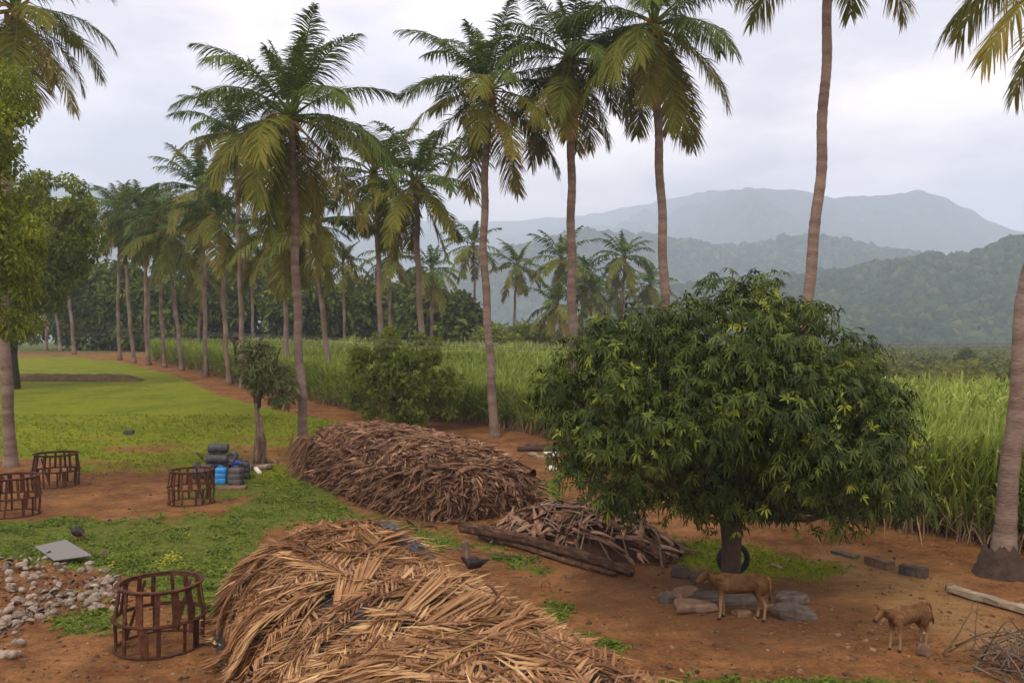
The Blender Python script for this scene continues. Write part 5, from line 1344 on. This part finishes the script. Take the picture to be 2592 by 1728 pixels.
# ------------------------------------------------------------------ stones
def rock(name, label, cat, x0, y0, x1, y1, mat, flat=.5, seed=0, group=None, deep=.7, boxy=.6, rz=None, zoff=0.0):
    """a rock seen between pixel columns x0..x1, its foot at row y1 and its top at row y0"""
    r = np.random.default_rng(seed + 1000)
    b0 = ground((x0 + x1) / 2, y1 - (y1 - y0) * .12); Y = b0[1]
    w_ = (x1 - x0) / F * Y; h = max(.05, (y1 - y0) / F * Y * flat); d = w_ * deep
    n = 8 if w_ < .6 else 11; V = []; a0 = r.random() * 6
    rad = 1 + r.normal(0, .13, n)
    for (q, z) in ((.92, 0), (1.0, .25), (.98, .68), (.84, .95), (.40, 1.02)):
        for j in range(n):
            a = 2 * math.pi * j / n + a0; ca, sa = math.cos(a), math.sin(a)
            k = q * rad[j] / max(abs(ca), abs(sa)) ** boxy * (1 + .04 * r.normal())
            V.append((k * ca * w_ / 2, k * sa * d / 2, h * (z + .07 * r.normal() + .10 * ca * math.sin(seed)) - h * .05))
    V = np.array(V); m = 4
    ca, sa = math.cos(r.normal(0, .15) if rz is None else rz), math.sin(r.normal(0, .15) if rz is None else rz)
    V[:, :2] = V[:, :2] @ np.array([[ca, sa], [-sa, ca]])
    V = np.vstack([V, V[-n:].mean(0)]); top = len(V) - 1
    i = np.arange(m)[:, None] * n; j = np.arange(n)[None, :]; kk = (j + 1) % n
    g = Geo(); g.add(V, np.stack([i + j, i + kk, i + n + kk, i + n + j], -1), [(m * n + q, m * n + (q + 1) % n, top) for q in range(n)])
    b0[1] += d * .25; b0[2] = float(terr(b0[0], b0[1])) + zoff
    return simple(name, label, cat, g, mat, b0, group=group)
GS = 'stones laid round the mango trunk'
for i, (x0, y0, x1, y1, mt, fl, lb, zo) in enumerate([
    (1697, 1460, 1755, 1492, 'stone', .75, 'flat grey stone at the back left of the ring, beside the calf head', .22), (1746, 1466, 1812, 1496, 'stone', .8, 'thick grey slab under the nose of the standing calf', .16),
    (1705, 1480, 1766, 1514, 'stone_red', .7, 'dusty stone slab below the two back left slabs', 0), (1664, 1497, 1705, 1530, 'stone', .8, 'rounded grey stone farthest left of the ring', 0), (1694, 1499, 1730, 1526, 'stone_red', .8, 'small upright dusty stone beside the rounded left stone', 0),
    (1706, 1522, 1816, 1553, 'stone_red', .7, 'long flat tan slab at the front left of the ring', .02), (1764, 1496, 1838, 1524, 'stone', .7, 'dark stone behind the long flat tan slab', 0), (1828, 1507, 1925, 1536, 'stone', .75, 'long grey slab lying behind the calf legs', 0),
    (1856, 1541, 1906, 1563, 'stone_red', .7, 'small dusty stone between the calf legs', 0), (1940, 1529, 1964, 1547, 'stone_red', .8, 'small pale stone right of the calf hind leg', 0), (1962, 1500, 2054, 1532, 'stone', .8, 'dark brown flat stone at the back right of the ring', 0),
    (1965, 1532, 2060, 1572, 'stone', .85, 'large rounded grey boulder at the right end of the ring', 0)]):
    rock('stone', lb, 'stone', x0, y0, x1, y1, mt, fl, i, GS, deep=.6, zoff=zo)
rock('stone', 'brown stone beside the hind hoof of the smaller calf', 'stone', 2324, 1628, 2357, 1664, 'stone_red', .8, 30)
rock('stone', 'small round stone on bare earth before the leaf base pile', 'stone', 1432, 1452, 1452, 1464, 'stone_red', .9, 31)
rock('stone', 'dark lump lying at the near edge of the sown field', 'stone', 312, 1088, 337, 1102, 'black_pl', .9, 32)
rock('stone', 'pale stone on the earth bank, left one of two', 'stone', 221, 950, 233, 959, 'white', .9, 33)
rock('stone', 'pale stone on the earth bank, right one of two', 'stone', 312, 949, 322, 961, 'white', .9, 34)
rock('stone', 'pale broken stone lying in the weeds right of the grey sheet', 'stone', 256, 1393, 273, 1409, 'coir', .9, 35)
rock('stone', 'flat tan stone beside the white sheet behind the stack', 'stone', 1334, 1145, 1360, 1154, 'concrete', .8, 36)
rock('stone', 'broad tan stone before the white sheet behind the stack', 'stone', 1355, 1150, 1390, 1162, 'concrete', .6, 37)
def flat_post(name, label, x1, y1, x2, y2, w_, h_, mat, cat, lift=0.0, lift2=None):
    a = ground(x1, y1); c = ground(x2, y2); d = c - a; L = np.linalg.norm(d[:2]); mid = (a + c) / 2
    g = Geo(); V, Q, _ = box((0, 0, 0), (L, w_, h_), None, 0); n = 9
    xs = np.linspace(-L / 2, L / 2, n); V = []; 
    for x in xs:
        for (yy, zz) in ((-w_ / 2, 0), (w_ / 2, 0), (w_ / 2, h_), (-w_ / 2, h_)):
            V.append((x, yy + random.gauss(0, .008), zz + random.gauss(0, .006)))
    i = np.arange(n - 1)[:, None] * 4; j = np.arange(4)[None, :]; k = (j + 1) % 4
    Q = np.concatenate([np.stack([i + j, i + k, i + 4 + k, i + 4 + j], -1).reshape(-1, 4), [[3, 2, 1, 0]], [[(n - 1) * 4 + q for q in range(4)]]])
    g.add(V, Q)
    mid[2] = float(terr(mid[0], mid[1])) + lift
    o = simple(name, label, cat, g, mat, mid); o.rotation_euler = (0, 0, math.atan2(d[1], d[0])); return o
flat_post('kerb_stone', 'thin pale stone strip half sunk in red earth, farthest of the laid stones', 2110, 1398, 2168, 1414, .2, .07, 'stone', 'kerb stone')
flat_post('kerb_stone', 'tan stone block lying second in the broken line of stones', 2197, 1425, 2256, 1442, .22, .17, 'stone_red', 'kerb stone')
flat_post('kerb_stone', 'grey stone block lying third in the line, nearest the long post', 2279, 1450, 2347, 1462, .22, .2, 'stone', 'kerb stone')
flat_post('stone_post', 'long pale stone post lying on the earth, running out of the right edge', 2405, 1500, 2680, 1580, .22, .10, 'concrete', 'stone post', .05)
rock('stone', 'dark stone propping the end of the long pale post', 'stone', 2398, 1478, 2425, 1500, 'stone_red', .8, 40)
# white sheets and a board behind the mango
def sheet(name, label, pts, mat, th, cat, lift=.03):
    P = [ground(*p) for p in pts]; c = sum(P) / len(P); n = len(P)
    V = [(p - c) + np.array([0, 0, lift]) for p in P] + [(p - c) + np.array([0, 0, lift + th]) for p in P]
    g = Geo()
    q = [(n - 1 - k) for k in range(n)]
    g.add(V, [tuple(q)] + [tuple(n + k for k in range(n))] + [(k, (k + 1) % n, n + (k + 1) % n, n + k) for k in range(n)] if n == 4 else None)
    return simple(name, label, cat, g, mat, c)
sheet('white_board', 'white board lying flat on the earth left of the mango crown', [(1374, 1147), (1392, 1158), (1420, 1157), (1414, 1146)], 'white', .04, 'board')
sheet('white_board', 'small white board piece lying nearer, under the mango leaves', [(1381, 1184), (1394, 1193), (1412, 1190), (1400, 1180)], 'white', .03, 'board')
log_px('dark_pole', 'dark pole lying beyond the white board behind the stack', 1310, 1142, 1418, 1141, .12, 'bark', cat='pole')
log_px('palm_log', 'brown palm log lying along the edge of the cane', 1330, 1134, 1420, 1137, .14, 'log')
# the grey sheet in the weeds: corners from the photograph, its near right edge propped up a little
def grey_sheet():
    cs = [(87, 1384, .05), (137, 1419, .10), (232, 1406, .20), (166, 1367, .14)]
    P = []
    for px, py, z in cs:
        Y = (CAMZ - z - .0) * F / (py - CY); P.append(np.array([(px - CX) / F * Y, Y, z]))
    c = sum(P) / 4; V = [p - c for p in P] + [p - c + np.array([0, 0, .02]) for p in P]
    g = Geo(); g.add(V, [(3, 2, 1, 0), (4, 5, 6, 7), (0, 1, 5, 4), (1, 2, 6, 5), (2, 3, 7, 6), (3, 0, 4, 7)])
    o = simple('grey_sheet', 'square dull grey sheet lying tilted in the weeds behind the husks', 'sheet', g, 'slab', c)
    rock('stone', 'low stone under the raised corner of the grey sheet', 'stone', 205, 1398, 232, 1414, 'stone_red', .6, 44)
grey_sheet()

# ------------------------------------------------------------------ coconut husks
def husks():
    r = np.random.default_rng(55); ms = []
    for q in range(7):      # half husk shells and whole husks
        n, m = 9, 5; V = []
        whole = q > 3; el = r.uniform(1.15, 1.5)
        top = math.pi if whole else math.pi * .52
        for k in range(m + 1):
            ph = top * k / m
            for j in range(n):
                a = 2 * math.pi * j / n; rr = math.sin(ph) * (1 + .12 * r.normal())
                V.append((rr * math.cos(a) * el, rr * math.sin(a), math.cos(ph) * (.8 if whole else .75)))
        V = np.array(V) * .095; i = np.arange(m)[:, None] * n; j = np.arange(n)[None, :]; k = (j + 1) % n
        Q = np.stack([i + j, i + n + j, i + n + k, i + k], -1).reshape(-1, 4); g = Geo(); g.add(V, Q, r=.8)
        if not whole:
            V2 = V * .8 + [0, 0, -.004]; g.add(V2, Q[:, ::-1], r=0)
            b = m * n; g.add(np.concatenate([V[b:], V2[b:]]), [(jj, (jj + 1) % n, n + (jj + 1) % n, n + jj) for jj in range(n)], r=.3)
        ms.append(g.mesh('coconut_husk', M['coir'], True))
    bands = [([(150, 1550), (330, 1545), (300, 1470), (200, 1475), (90, 1500), (0, 1540), (-60, 1570), (-60, 1620), (40, 1590)], 175), ([(-60, 1400), (50, 1402), (140, 1425), (220, 1440), (330, 1455), (330, 1480), (200, 1480), (80, 1500), (-60, 1530)], 85),
             ([(100, 1400), (240, 1412), (240, 1440), (80, 1425)], 10), ([(-60, 1580), (50, 1570), (70, 1625), (20, 1690), (-60, 1660)], 22)]
    cnt = 0
    for bi, (poly, n) in enumerate(bands):
        px, py = scatter_px(n * 4, poly, r); px, py = px[:n], py[:n]
        P = to_ground(px, py)
        for k in range(len(P)):
            s = r.uniform(.38, .95)
            mi = int(r.integers(0, 7))
            o = obj('coconut_husk', ms[mi], None, P[k] + [0, 0, .03 * s + .06 * (r.random() < .25)], (r.normal(0, .5) + (math.pi if r.random() < .25 else 0), r.normal(0, .5), r.uniform(0, 6.28)), s)
            tag(o, ('pale half shell of coconut husk ' if mi <= 3 else 'whole dry coconut husk ') + ['in the dense band left of the nearest cage', 'in the loose scatter below the grey sheet', 'in the weeds touching the grey sheet', 'at the near tail of the heap'][bi], 'coconut husk', 'coconut husks strewn behind the nearest cage'); cnt += 1
    # crumbled husk fibre between them
    g = Geo(); n = 1500
    px, py = scatter_px(n * 3, [(-60, 1400), (330, 1460), (330, 1545), (150, 1560), (-60, 1640)], r); P = to_ground(px[:n], py[:n]); n = len(P)
    a = r.uniform(0, 6.28, n); D = np.stack([np.cos(a), np.sin(a), r.normal(.2, .3, n)], -1)
    g.add(*blades(P, D, r.normal(0, 1, (n, 3)), r.uniform(.04, .16, n), r.uniform(.02, .06, n), 0, ts=(0, .5, 1), ws=(.5, 1, 0), rnd=r.random(n)))
    tag(obj('husk_litter', g.mesh('husk_litter', M['husk'])), 'brown crumbled husk fibre between the coconut husks', 'husk litter', kind='stuff')
husks()

# ------------------------------------------------------------------ split palm trunk, stump, tyre, brushwood, wires
def split_trunk():
    a = ground(1168, 1360); c = ground(1600, 1460); a[2] += .24; c[2] += .07
    d = c - a; mid = (a + c) / 2
    root = thing('split_palm_trunk', 'long hollowed half palm trunk lying before the leaf base pile', 'palm trunk', mid)
    ax = unit(d); sd = unit(np.cross(ax, [0, 0, 1.0])); up = np.cross(sd, ax)
    n = 22; V = []
    for t in np.linspace(0, 1, n):
        p = a + d * t - mid + up * (.10 * math.sin(t * 3.1)) ; w_ = .125 * (1.1 - .35 * t) * (1 + .05 * random.gauss(0, 1))
        for (q, h_) in ((-1.0, .16), (-.85, -.02), (-.3, -.12), (.3, -.12), (.85, -.02), (1.0, .16), (.82, .16), (.6, .04), (0, -.02), (-.6, .04), (-.82, .16)):
            V.append(p + sd * q * w_ + up * (h_ * .75 + .008 * random.gauss(0, 1)) * (1.15 - .3 * t))
    m = 11; i = np.arange(n - 1)[:, None] * m; j = np.arange(m)[None, :]; k = (j + 1) % m
    g = Geo(); g.add(V, np.stack([i + j, i + n * 0 + k, i + m + k, i + m + j], -1)[..., ::-1]); obj('trough', g.mesh('trough', M['log']), root)
    a2 = ground(1215, 1366); c2 = ground(1560, 1462); a2[2] += .10; c2[2] += .08
    P = np.array([a2 + (c2 - a2) * t + [0, 0, .03 * math.sin(t * 6)] for t in np.linspace(0, 1, 12)])
    m2 = (a2 + c2) / 2; r2 = thing('palm_pole', 'thin brown palm pole lying in front of the hollowed trunk', 'pole', m2)
    g = Geo(); g.add(*tube(P - m2, np.linspace(.075, .05, 12), 7)); obj('pole', g.mesh('pole', M['log'], True), r2)
    g = Geo(); g.add(*tube([(-2.3, .3, .05), (-1.2, -.1, .02), (0, -.6, .03)], [.02, .015, .008], 5)); obj('stalk', g.mesh('stalk', M['twig'], True), r2)
split_trunk()
b0 = ground(1179, 1422); g = Geo(); g.add(*tube([(0, 0, -.1), (.01, 0, .2), (-.02, 0, .42), (-.05, 0, .47)], [.10, .09, .105, .08], 9))
simple('tree_stump', 'short grey wooden post with a pale cut top beside the black hen', 'post', g, 'bark_pale', b0, smooth=True)
def tyre():
    c = at(1856, 1414, MANGO[1] + .30); g = Geo(); n, m = 36, 10
    A = np.linspace(0, 2 * np.pi, n, endpoint=False); Bq = np.linspace(0, 2 * np.pi, m, endpoint=False)
    V = np.array([((.29 + .055 * math.cos(b)) * math.cos(a), .085 * math.sin(b), (.29 + .055 * math.cos(b)) * math.sin(a)) for a in A for b in Bq])
    i = np.arange(n)[:, None]; j = np.arange(m)[None, :]
    g.add(V, np.stack([i * m + j, i * m + (j + 1) % m, ((i + 1) % n) * m + (j + 1) % m, ((i + 1) % n) * m + j], -1)[..., ::-1])
    simple('worn_rubber_ring', 'black tyre hanging behind the mango trunk', 'tyre', g, 'rubber', c, smooth=True, rot=(R(8), R(6), R(4)))
    g = Geo(); g.add(*tube([(0, 0, .26), (-.05, -.1, .5), (-.1, -.3, .62)], .012, 5)); simple('rope', 'short dark rope tying the tyre to the mango trunk', 'rope', g, 'bark', c)
tyre()
def brushwood():
    r = np.random.default_rng(66); b0 = ground(2600, 1700); root = thing('brushwood_pile', 'tangled heap of bare grey twigs in the near right corner', 'twig pile', b0)
    for i in range(150):
        a = r.uniform(0, 6.28); q = r.random() ** .6; c = np.array([.95 * q * math.cos(a) + .1, .75 * q * math.sin(a), .05 + .62 * (1 - q) * r.random() + .03])
        h = r.uniform(0, 6.28); L = r.uniform(.4, 1.2); el = r.normal(.1, .3); P = []; p = c - np.array([math.cos(h), math.sin(h), 0]) * L * .5
        p[2] = max(p[2], .03)
        for k in range(6):
            P.append(p.copy()); h += r.normal(0, .25); el += r.normal(0, .2); p = p + L / 5 * np.array([math.cos(h) * math.cos(el), math.sin(h) * math.cos(el), math.sin(el)]); p[2] = max(p[2], .02)
        g = Geo(); g.add(*tube(P, np.linspace(1, .3, 6) * r.uniform(.008, .02), 5)); obj('twig', g.mesh('twig', M['twig'], True), root)
brushwood()
for i, (lb, pts) in enumerate([('highest overhead wire, crossing in front of the palm row', [(-80, 808), (300, 827), (648, 848), (1000, 862), (1500, 873), (2250, 874), (2700, 868)]), ('second overhead wire, just below the highest one', [(-80, 812), (300, 833), (648, 853), (1000, 867), (1500, 877), (2250, 880), (2700, 876)]),
                               ('third overhead wire, dipping across the cane tops', [(-80, 826), (300, 844), (648, 863), (1000, 876), (1500, 884), (2250, 884), (2700, 880)]), ('lowest overhead wire, over the round bush', [(-80, 831), (300, 849), (648, 868), (1000, 881), (1500, 889), (2250, 888), (2700, 884)])]):
    xs_ = np.linspace(-80, 2700, 60); xp = [p[0] for p in pts]; yp = [p[1] for p in pts]; yy = np.interp(xs_, xp, yp)
    co = np.polyfit(xs_, yy, 3); yy = np.polyval(co, xs_)
    P = np.array([at(x, y, 29 + .35 * i) for x, y in zip(xs_, yy)]); g = Geo(); g.add(*tube(P, .009, 5)); c = P.mean(0); g.V[0] = g.V[0] - c
    simple('overhead_wire', lb, 'wire', g, 'wire', c, group='overhead wires across the yard')

# ------------------------------------------------------------------ animals: one remeshed skin each
def merged_body(name, parts, mat, root, voxel, smooth=3):
    g = Geo()
    for p in parts: g.add(*p)
    o = obj(name, g.mesh(name, mat, True), root)
    m = o.modifiers.new('remesh', 'REMESH'); m.mode = 'VOXEL'; m.voxel_size = voxel; m.use_smooth_shade = True
    s = o.modifiers.new('smooth', 'SMOOTH'); s.iterations = smooth; s.factor = .5
    return o
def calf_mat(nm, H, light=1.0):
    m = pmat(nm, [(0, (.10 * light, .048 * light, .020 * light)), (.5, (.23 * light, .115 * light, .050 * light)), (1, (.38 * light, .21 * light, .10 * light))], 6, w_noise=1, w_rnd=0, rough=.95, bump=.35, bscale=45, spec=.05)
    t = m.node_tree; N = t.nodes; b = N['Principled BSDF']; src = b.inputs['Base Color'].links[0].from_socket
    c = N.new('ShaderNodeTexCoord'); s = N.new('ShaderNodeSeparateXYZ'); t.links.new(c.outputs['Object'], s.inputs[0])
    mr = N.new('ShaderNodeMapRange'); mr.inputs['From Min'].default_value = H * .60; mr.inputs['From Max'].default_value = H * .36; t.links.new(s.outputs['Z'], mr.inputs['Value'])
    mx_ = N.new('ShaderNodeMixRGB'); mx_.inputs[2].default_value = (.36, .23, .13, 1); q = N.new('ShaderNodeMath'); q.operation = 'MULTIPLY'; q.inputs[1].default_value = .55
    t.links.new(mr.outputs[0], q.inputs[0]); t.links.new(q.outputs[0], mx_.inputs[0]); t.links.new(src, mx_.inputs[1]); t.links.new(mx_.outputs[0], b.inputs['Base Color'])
    return m
def calf(label, loc, rz, s, pose, mat):
    """faces -X; withers height about .84 at s = 1"""
    root = thing('calf', label, 'calf', loc, rz)
    U = (0, 1, 0)
    P = []
    # trunk: chest deeper than the loins, slightly hollow back
    P.append(tube([(-.47, 0, .62), (-.40, 0, .62), (-.28, 0, .605), (-.12, 0, .61), (.06, 0, .615), (.24, 0, .635), (.38, 0, .66), (.46, 0, .67), (.50, 0, .67)], [.05, .12, .158, .160, .148, .132, .135, .10, .04], 16, up=(0, 1, 0), flat=.74))
    P.append(tube([(-.42, 0, .74), (-.30, 0, .77), (-.1, 0, .755), (.15, 0, .765), (.36, 0, .785), (.46, 0, .75)], [.04, .065, .06, .055, .065, .03], 10, up=U, flat=.6))
    hd = np.array(pose['head']); 
    P.append(tube([(-.30, 0, .66), (-.42, 0, .69), (hd * .45 + np.array([-.45, 0, .70]) * .55), hd + [.05, 0, -.005]], [.135, .12, .085, .068], 14, up=U, flat=.66))
    hv = unit(np.array(pose['face'])); pl = hd + np.array([0, 0, .01])
    P.append(tube([pl - hv * .06, pl, pl + hv * .08, pl + hv * .16, pl + hv * .225, pl + hv * .245], [.045, .074, .072, .050, .046, .025], 14, up=U, flat=.82))
    P.append(tube([pl + hv * .02 + [0, 0, -.05], pl + hv * .19 + [0, 0, -.035]], [.045, .028], 10, up=U, flat=.7))
    # legs: joints as connected tapering tubes
    for sy, off in ((-1, pose['ff'][0]), (1, pose['ff'][1])):
        y = .085 * sy
        P.append(tube([(-.33, y * .8, .66), (-.335, y, .54), (-.32 + off * .3, y, .42), (-.33 + off * .6, y, .30), (-.325 + off * .85, y, .17), (-.335 + off, y, .06), (-.345 + off, y, .03)], [.085, .07, .048, .036, .025, .027, .026], 10, up=U))
    for sy, off in ((-1, pose['hf'][0]), (1, pose['hf'][1])):
        y = .09 * sy
        P.append(tube([(.37, y * .7, .68), (.35, y, .58), (.31 + off * .2, y * 1.1, .46), (.375 + off * .6, y, .345), (.405 + off * .8, y, .29), (.385 + off, y, .17), (.375 + off, y, .06), (.365 + off, y, .03)], [.12, .115, .072, .044, .036, .026, .027, .026], 10, up=U))
    P = [(np.asarray(v) * s, q, t) for v, q, t in P]
    merged_body('body', P, mat, root, .011, 4)
    def sub(name, parts, mt, smooth=True):
        g = Geo()
        for v, q, t in parts: g.add(np.asarray(v) * s, q, t)
        return obj(name, g.mesh(name, M[mt], smooth), root)
    for sy, off in ((-1, pose['ff'][0]), (1, pose['ff'][1])):
        sub('hoof', [tube([(-.338 + off, .085 * sy, .045), (-.352 + off, .085 * sy, -.005)], [.028, .034], 9, up=U)], 'dark_hair')
    for sy, off in ((-1, pose['hf'][0]), (1, pose['hf'][1])):
        sub('hoof', [tube([(.372 + off, .09 * sy, .045), (.358 + off, .09 * sy, -.005)], [.028, .034], 9, up=U)], 'dark_hair')
    # ears, eyes, muzzle
    for sy in (-1, 1):
        e0 = pl + np.array([.01, .055 * sy, .035]); e1 = e0 + np.array([.035, .10 * sy, .015]); g = Geo()
        V, Q, T = tube([e0, (e0 + e1) / 2, e1], [.014, .034, .006], 8, up=(0, 0, 1), flat=1.0); V = np.asarray(V)
        g.add(V * s, Q, T); obj('ear', g.mesh('ear', mat, True), root)
        ec = pl + hv * .055 + np.array([0, .056 * sy, .022]); V, Q, _ = lathe([(.001, -.011), (.010, -.006), (.0115, 0), (.010, .006), (.001, .011)], 8)
        g = Geo(); g.add((V + ec) * s, Q); obj('eye', g.mesh('eye', M['rubber'], True), root)
    mz = pl + hv * .235; sub('muzzle', [tube([mz - hv * .02, mz + hv * .012], [.047, .034], 10, up=U, flat=.85)], 'dark_hair')
    tp = [np.array(q) for q in pose['tail']]
    sub('tail', [tube(tp, np.linspace(.024, .012, len(tp)), 8, up=(0, 1, 0))], 'calf')
    sub('tail_tuft', [tube([tp[-1], tp[-1] + [.005, 0, -.05], tp[-1] + [.01, 0, -.13]], [.014, .028, .006], 8, up=(0, 1, 0))], 'dark_hair')
    return root
cm = calf_mat('red_brown_calf_coat', .84, .36); cm2 = calf_mat('light_brown_calf_coat', .66, .55)  # coat colours dimmed to carry the shade of the mango, the first one most
def between(pf, ph):
    a = ground(*pf); c = ground(*ph); return (a + c) / 2
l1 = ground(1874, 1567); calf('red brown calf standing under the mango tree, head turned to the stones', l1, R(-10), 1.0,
     dict(head=(-.60, 0, .775), face=(-.74, .0, -.66), ff=(-.03, .05), hf=(.03, -.06), tail=[(.47, 0, .78), (.515, 0, .72), (.52, 0, .58), (.505, 0, .44)]), cm)
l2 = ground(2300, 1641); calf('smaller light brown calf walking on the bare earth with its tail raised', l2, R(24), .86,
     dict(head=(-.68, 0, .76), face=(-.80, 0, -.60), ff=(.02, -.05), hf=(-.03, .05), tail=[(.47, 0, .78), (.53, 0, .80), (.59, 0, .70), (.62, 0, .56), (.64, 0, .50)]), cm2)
def hen(label, loc, rz, s, feed):
    root = thing('hen', label, 'hen', loc, rz); U = (0, 1, 0); P = []
    P.append(tube([(.17, 0, .19), (.12, 0, .20), (.02, 0, .19), (-.08, 0, .195), (-.13, 0, .21)], [.03, .085, .105, .09, .05], 12, up=U, flat=.85))
    h = np.array([-.19, 0, .30] if not feed else [-.22, 0, .12]); P.append(tube([(-.08, 0, .21), (-.13, 0, .24) if not feed else (-.15, 0, .19), h], [.06, .042, .026], 10, up=U))
    P.append(tube([h + [.02, 0, .0], h, h - [.03, 0, .0]], [.015, .03, .012], 10, up=U))
    P.append(tube([(-.11, 0, .22), (-.04, 0, .245), (.06, 0, .24), (.13, 0, .22)], [.04, .075, .07, .04], 12, up=U, flat=.8))
    P.append(tube([(.10, 0, .20), (.18, 0, .22), (.27, 0, .25)], [.07, .05, .014], 10, up=U, flat=.35))
    merged_body('body', [(np.asarray(v) * s, q, t) for v, q, t in P], M['feather'], root, .008, 2)
    def sub(name, parts, mt):
        g = Geo()
        for v, q, t in parts: g.add(np.asarray(v) * s, q, t)
        return obj(name, g.mesh(name, M[mt], True), root)
    for sy in (-1, 1):
        sub('wing', [tube([(-.07, .075 * sy, .215), (.03, .088 * sy, .205), (.14, .06 * sy, .20)], [.03, .055, .012], 8, up=U, flat=.35)], 'feather')
        sub('leg', [tube([(.0, .035 * sy, .13), (.012, .035 * sy, .06), (-.005, .035 * sy, .005)], [.02, .008, .007], 6), tube([(.0, .035 * sy, .006), (-.05, .045 * sy, .004)], .006, 5), tube([(.0, .035 * sy, .006), (-.04, .01 * sy, .004)], .006, 5)], 'spathe')
    sub('beak', [tube([h - [.03, 0, 0], h - [.055, 0, .008]], [.010, .002], 6, up=U)], 'spathe')
    sub('comb', [tube([h + [-.02, 0, .028], h + [0, 0, .045], h + [.02, 0, .03]], [.006, .012, .006], 6, up=U)], 'comb')
    return root
hen('black hen walking on the bare earth beside the short post', ground(1198, 1454), R(10), 1.25, False)
hen('black hen standing behind the corner of the grey sheet', ground(197, 1370), R(150), 1.25, True)

log_px('stick', 'short pale stick lying in the grass right of the mango trunk', 1954, 1432, 1980, 1440, .035, 'concrete', wob=.005)
b0 = ground(1381, 1496); g = Geo(); a_ = np.linspace(-.4, 3.6, 12)
g.add(*tube([(.09 * math.cos(a), .01, .10 + .10 * math.sin(a)) for a in a_], .008, 5)); simple('bent_wire', 'small loop of bent dark wire standing on the bare earth', 'wire loop', g, 'bark', b0)
for i, (px, py, q, lb) in enumerate([(1300, 1460, .4, 'small scrap of dry leaf stalk on the earth below the hollowed trunk'), (1925, 1610, .3, 'thin dead twig on the bare earth before the stone ring'), (2150, 1672, .35, 'thin dead twig on the bare earth behind the smaller calf feet'), (1600, 1640, .4, 'curved dead stalk on the earth between the frond heap and the stones')]):
    log_px('dead_twig', lb, px, py, px + 60 * q, py + 14 * math.sin(i * 3), .012, 'twig', wob=.02, cat='twig')
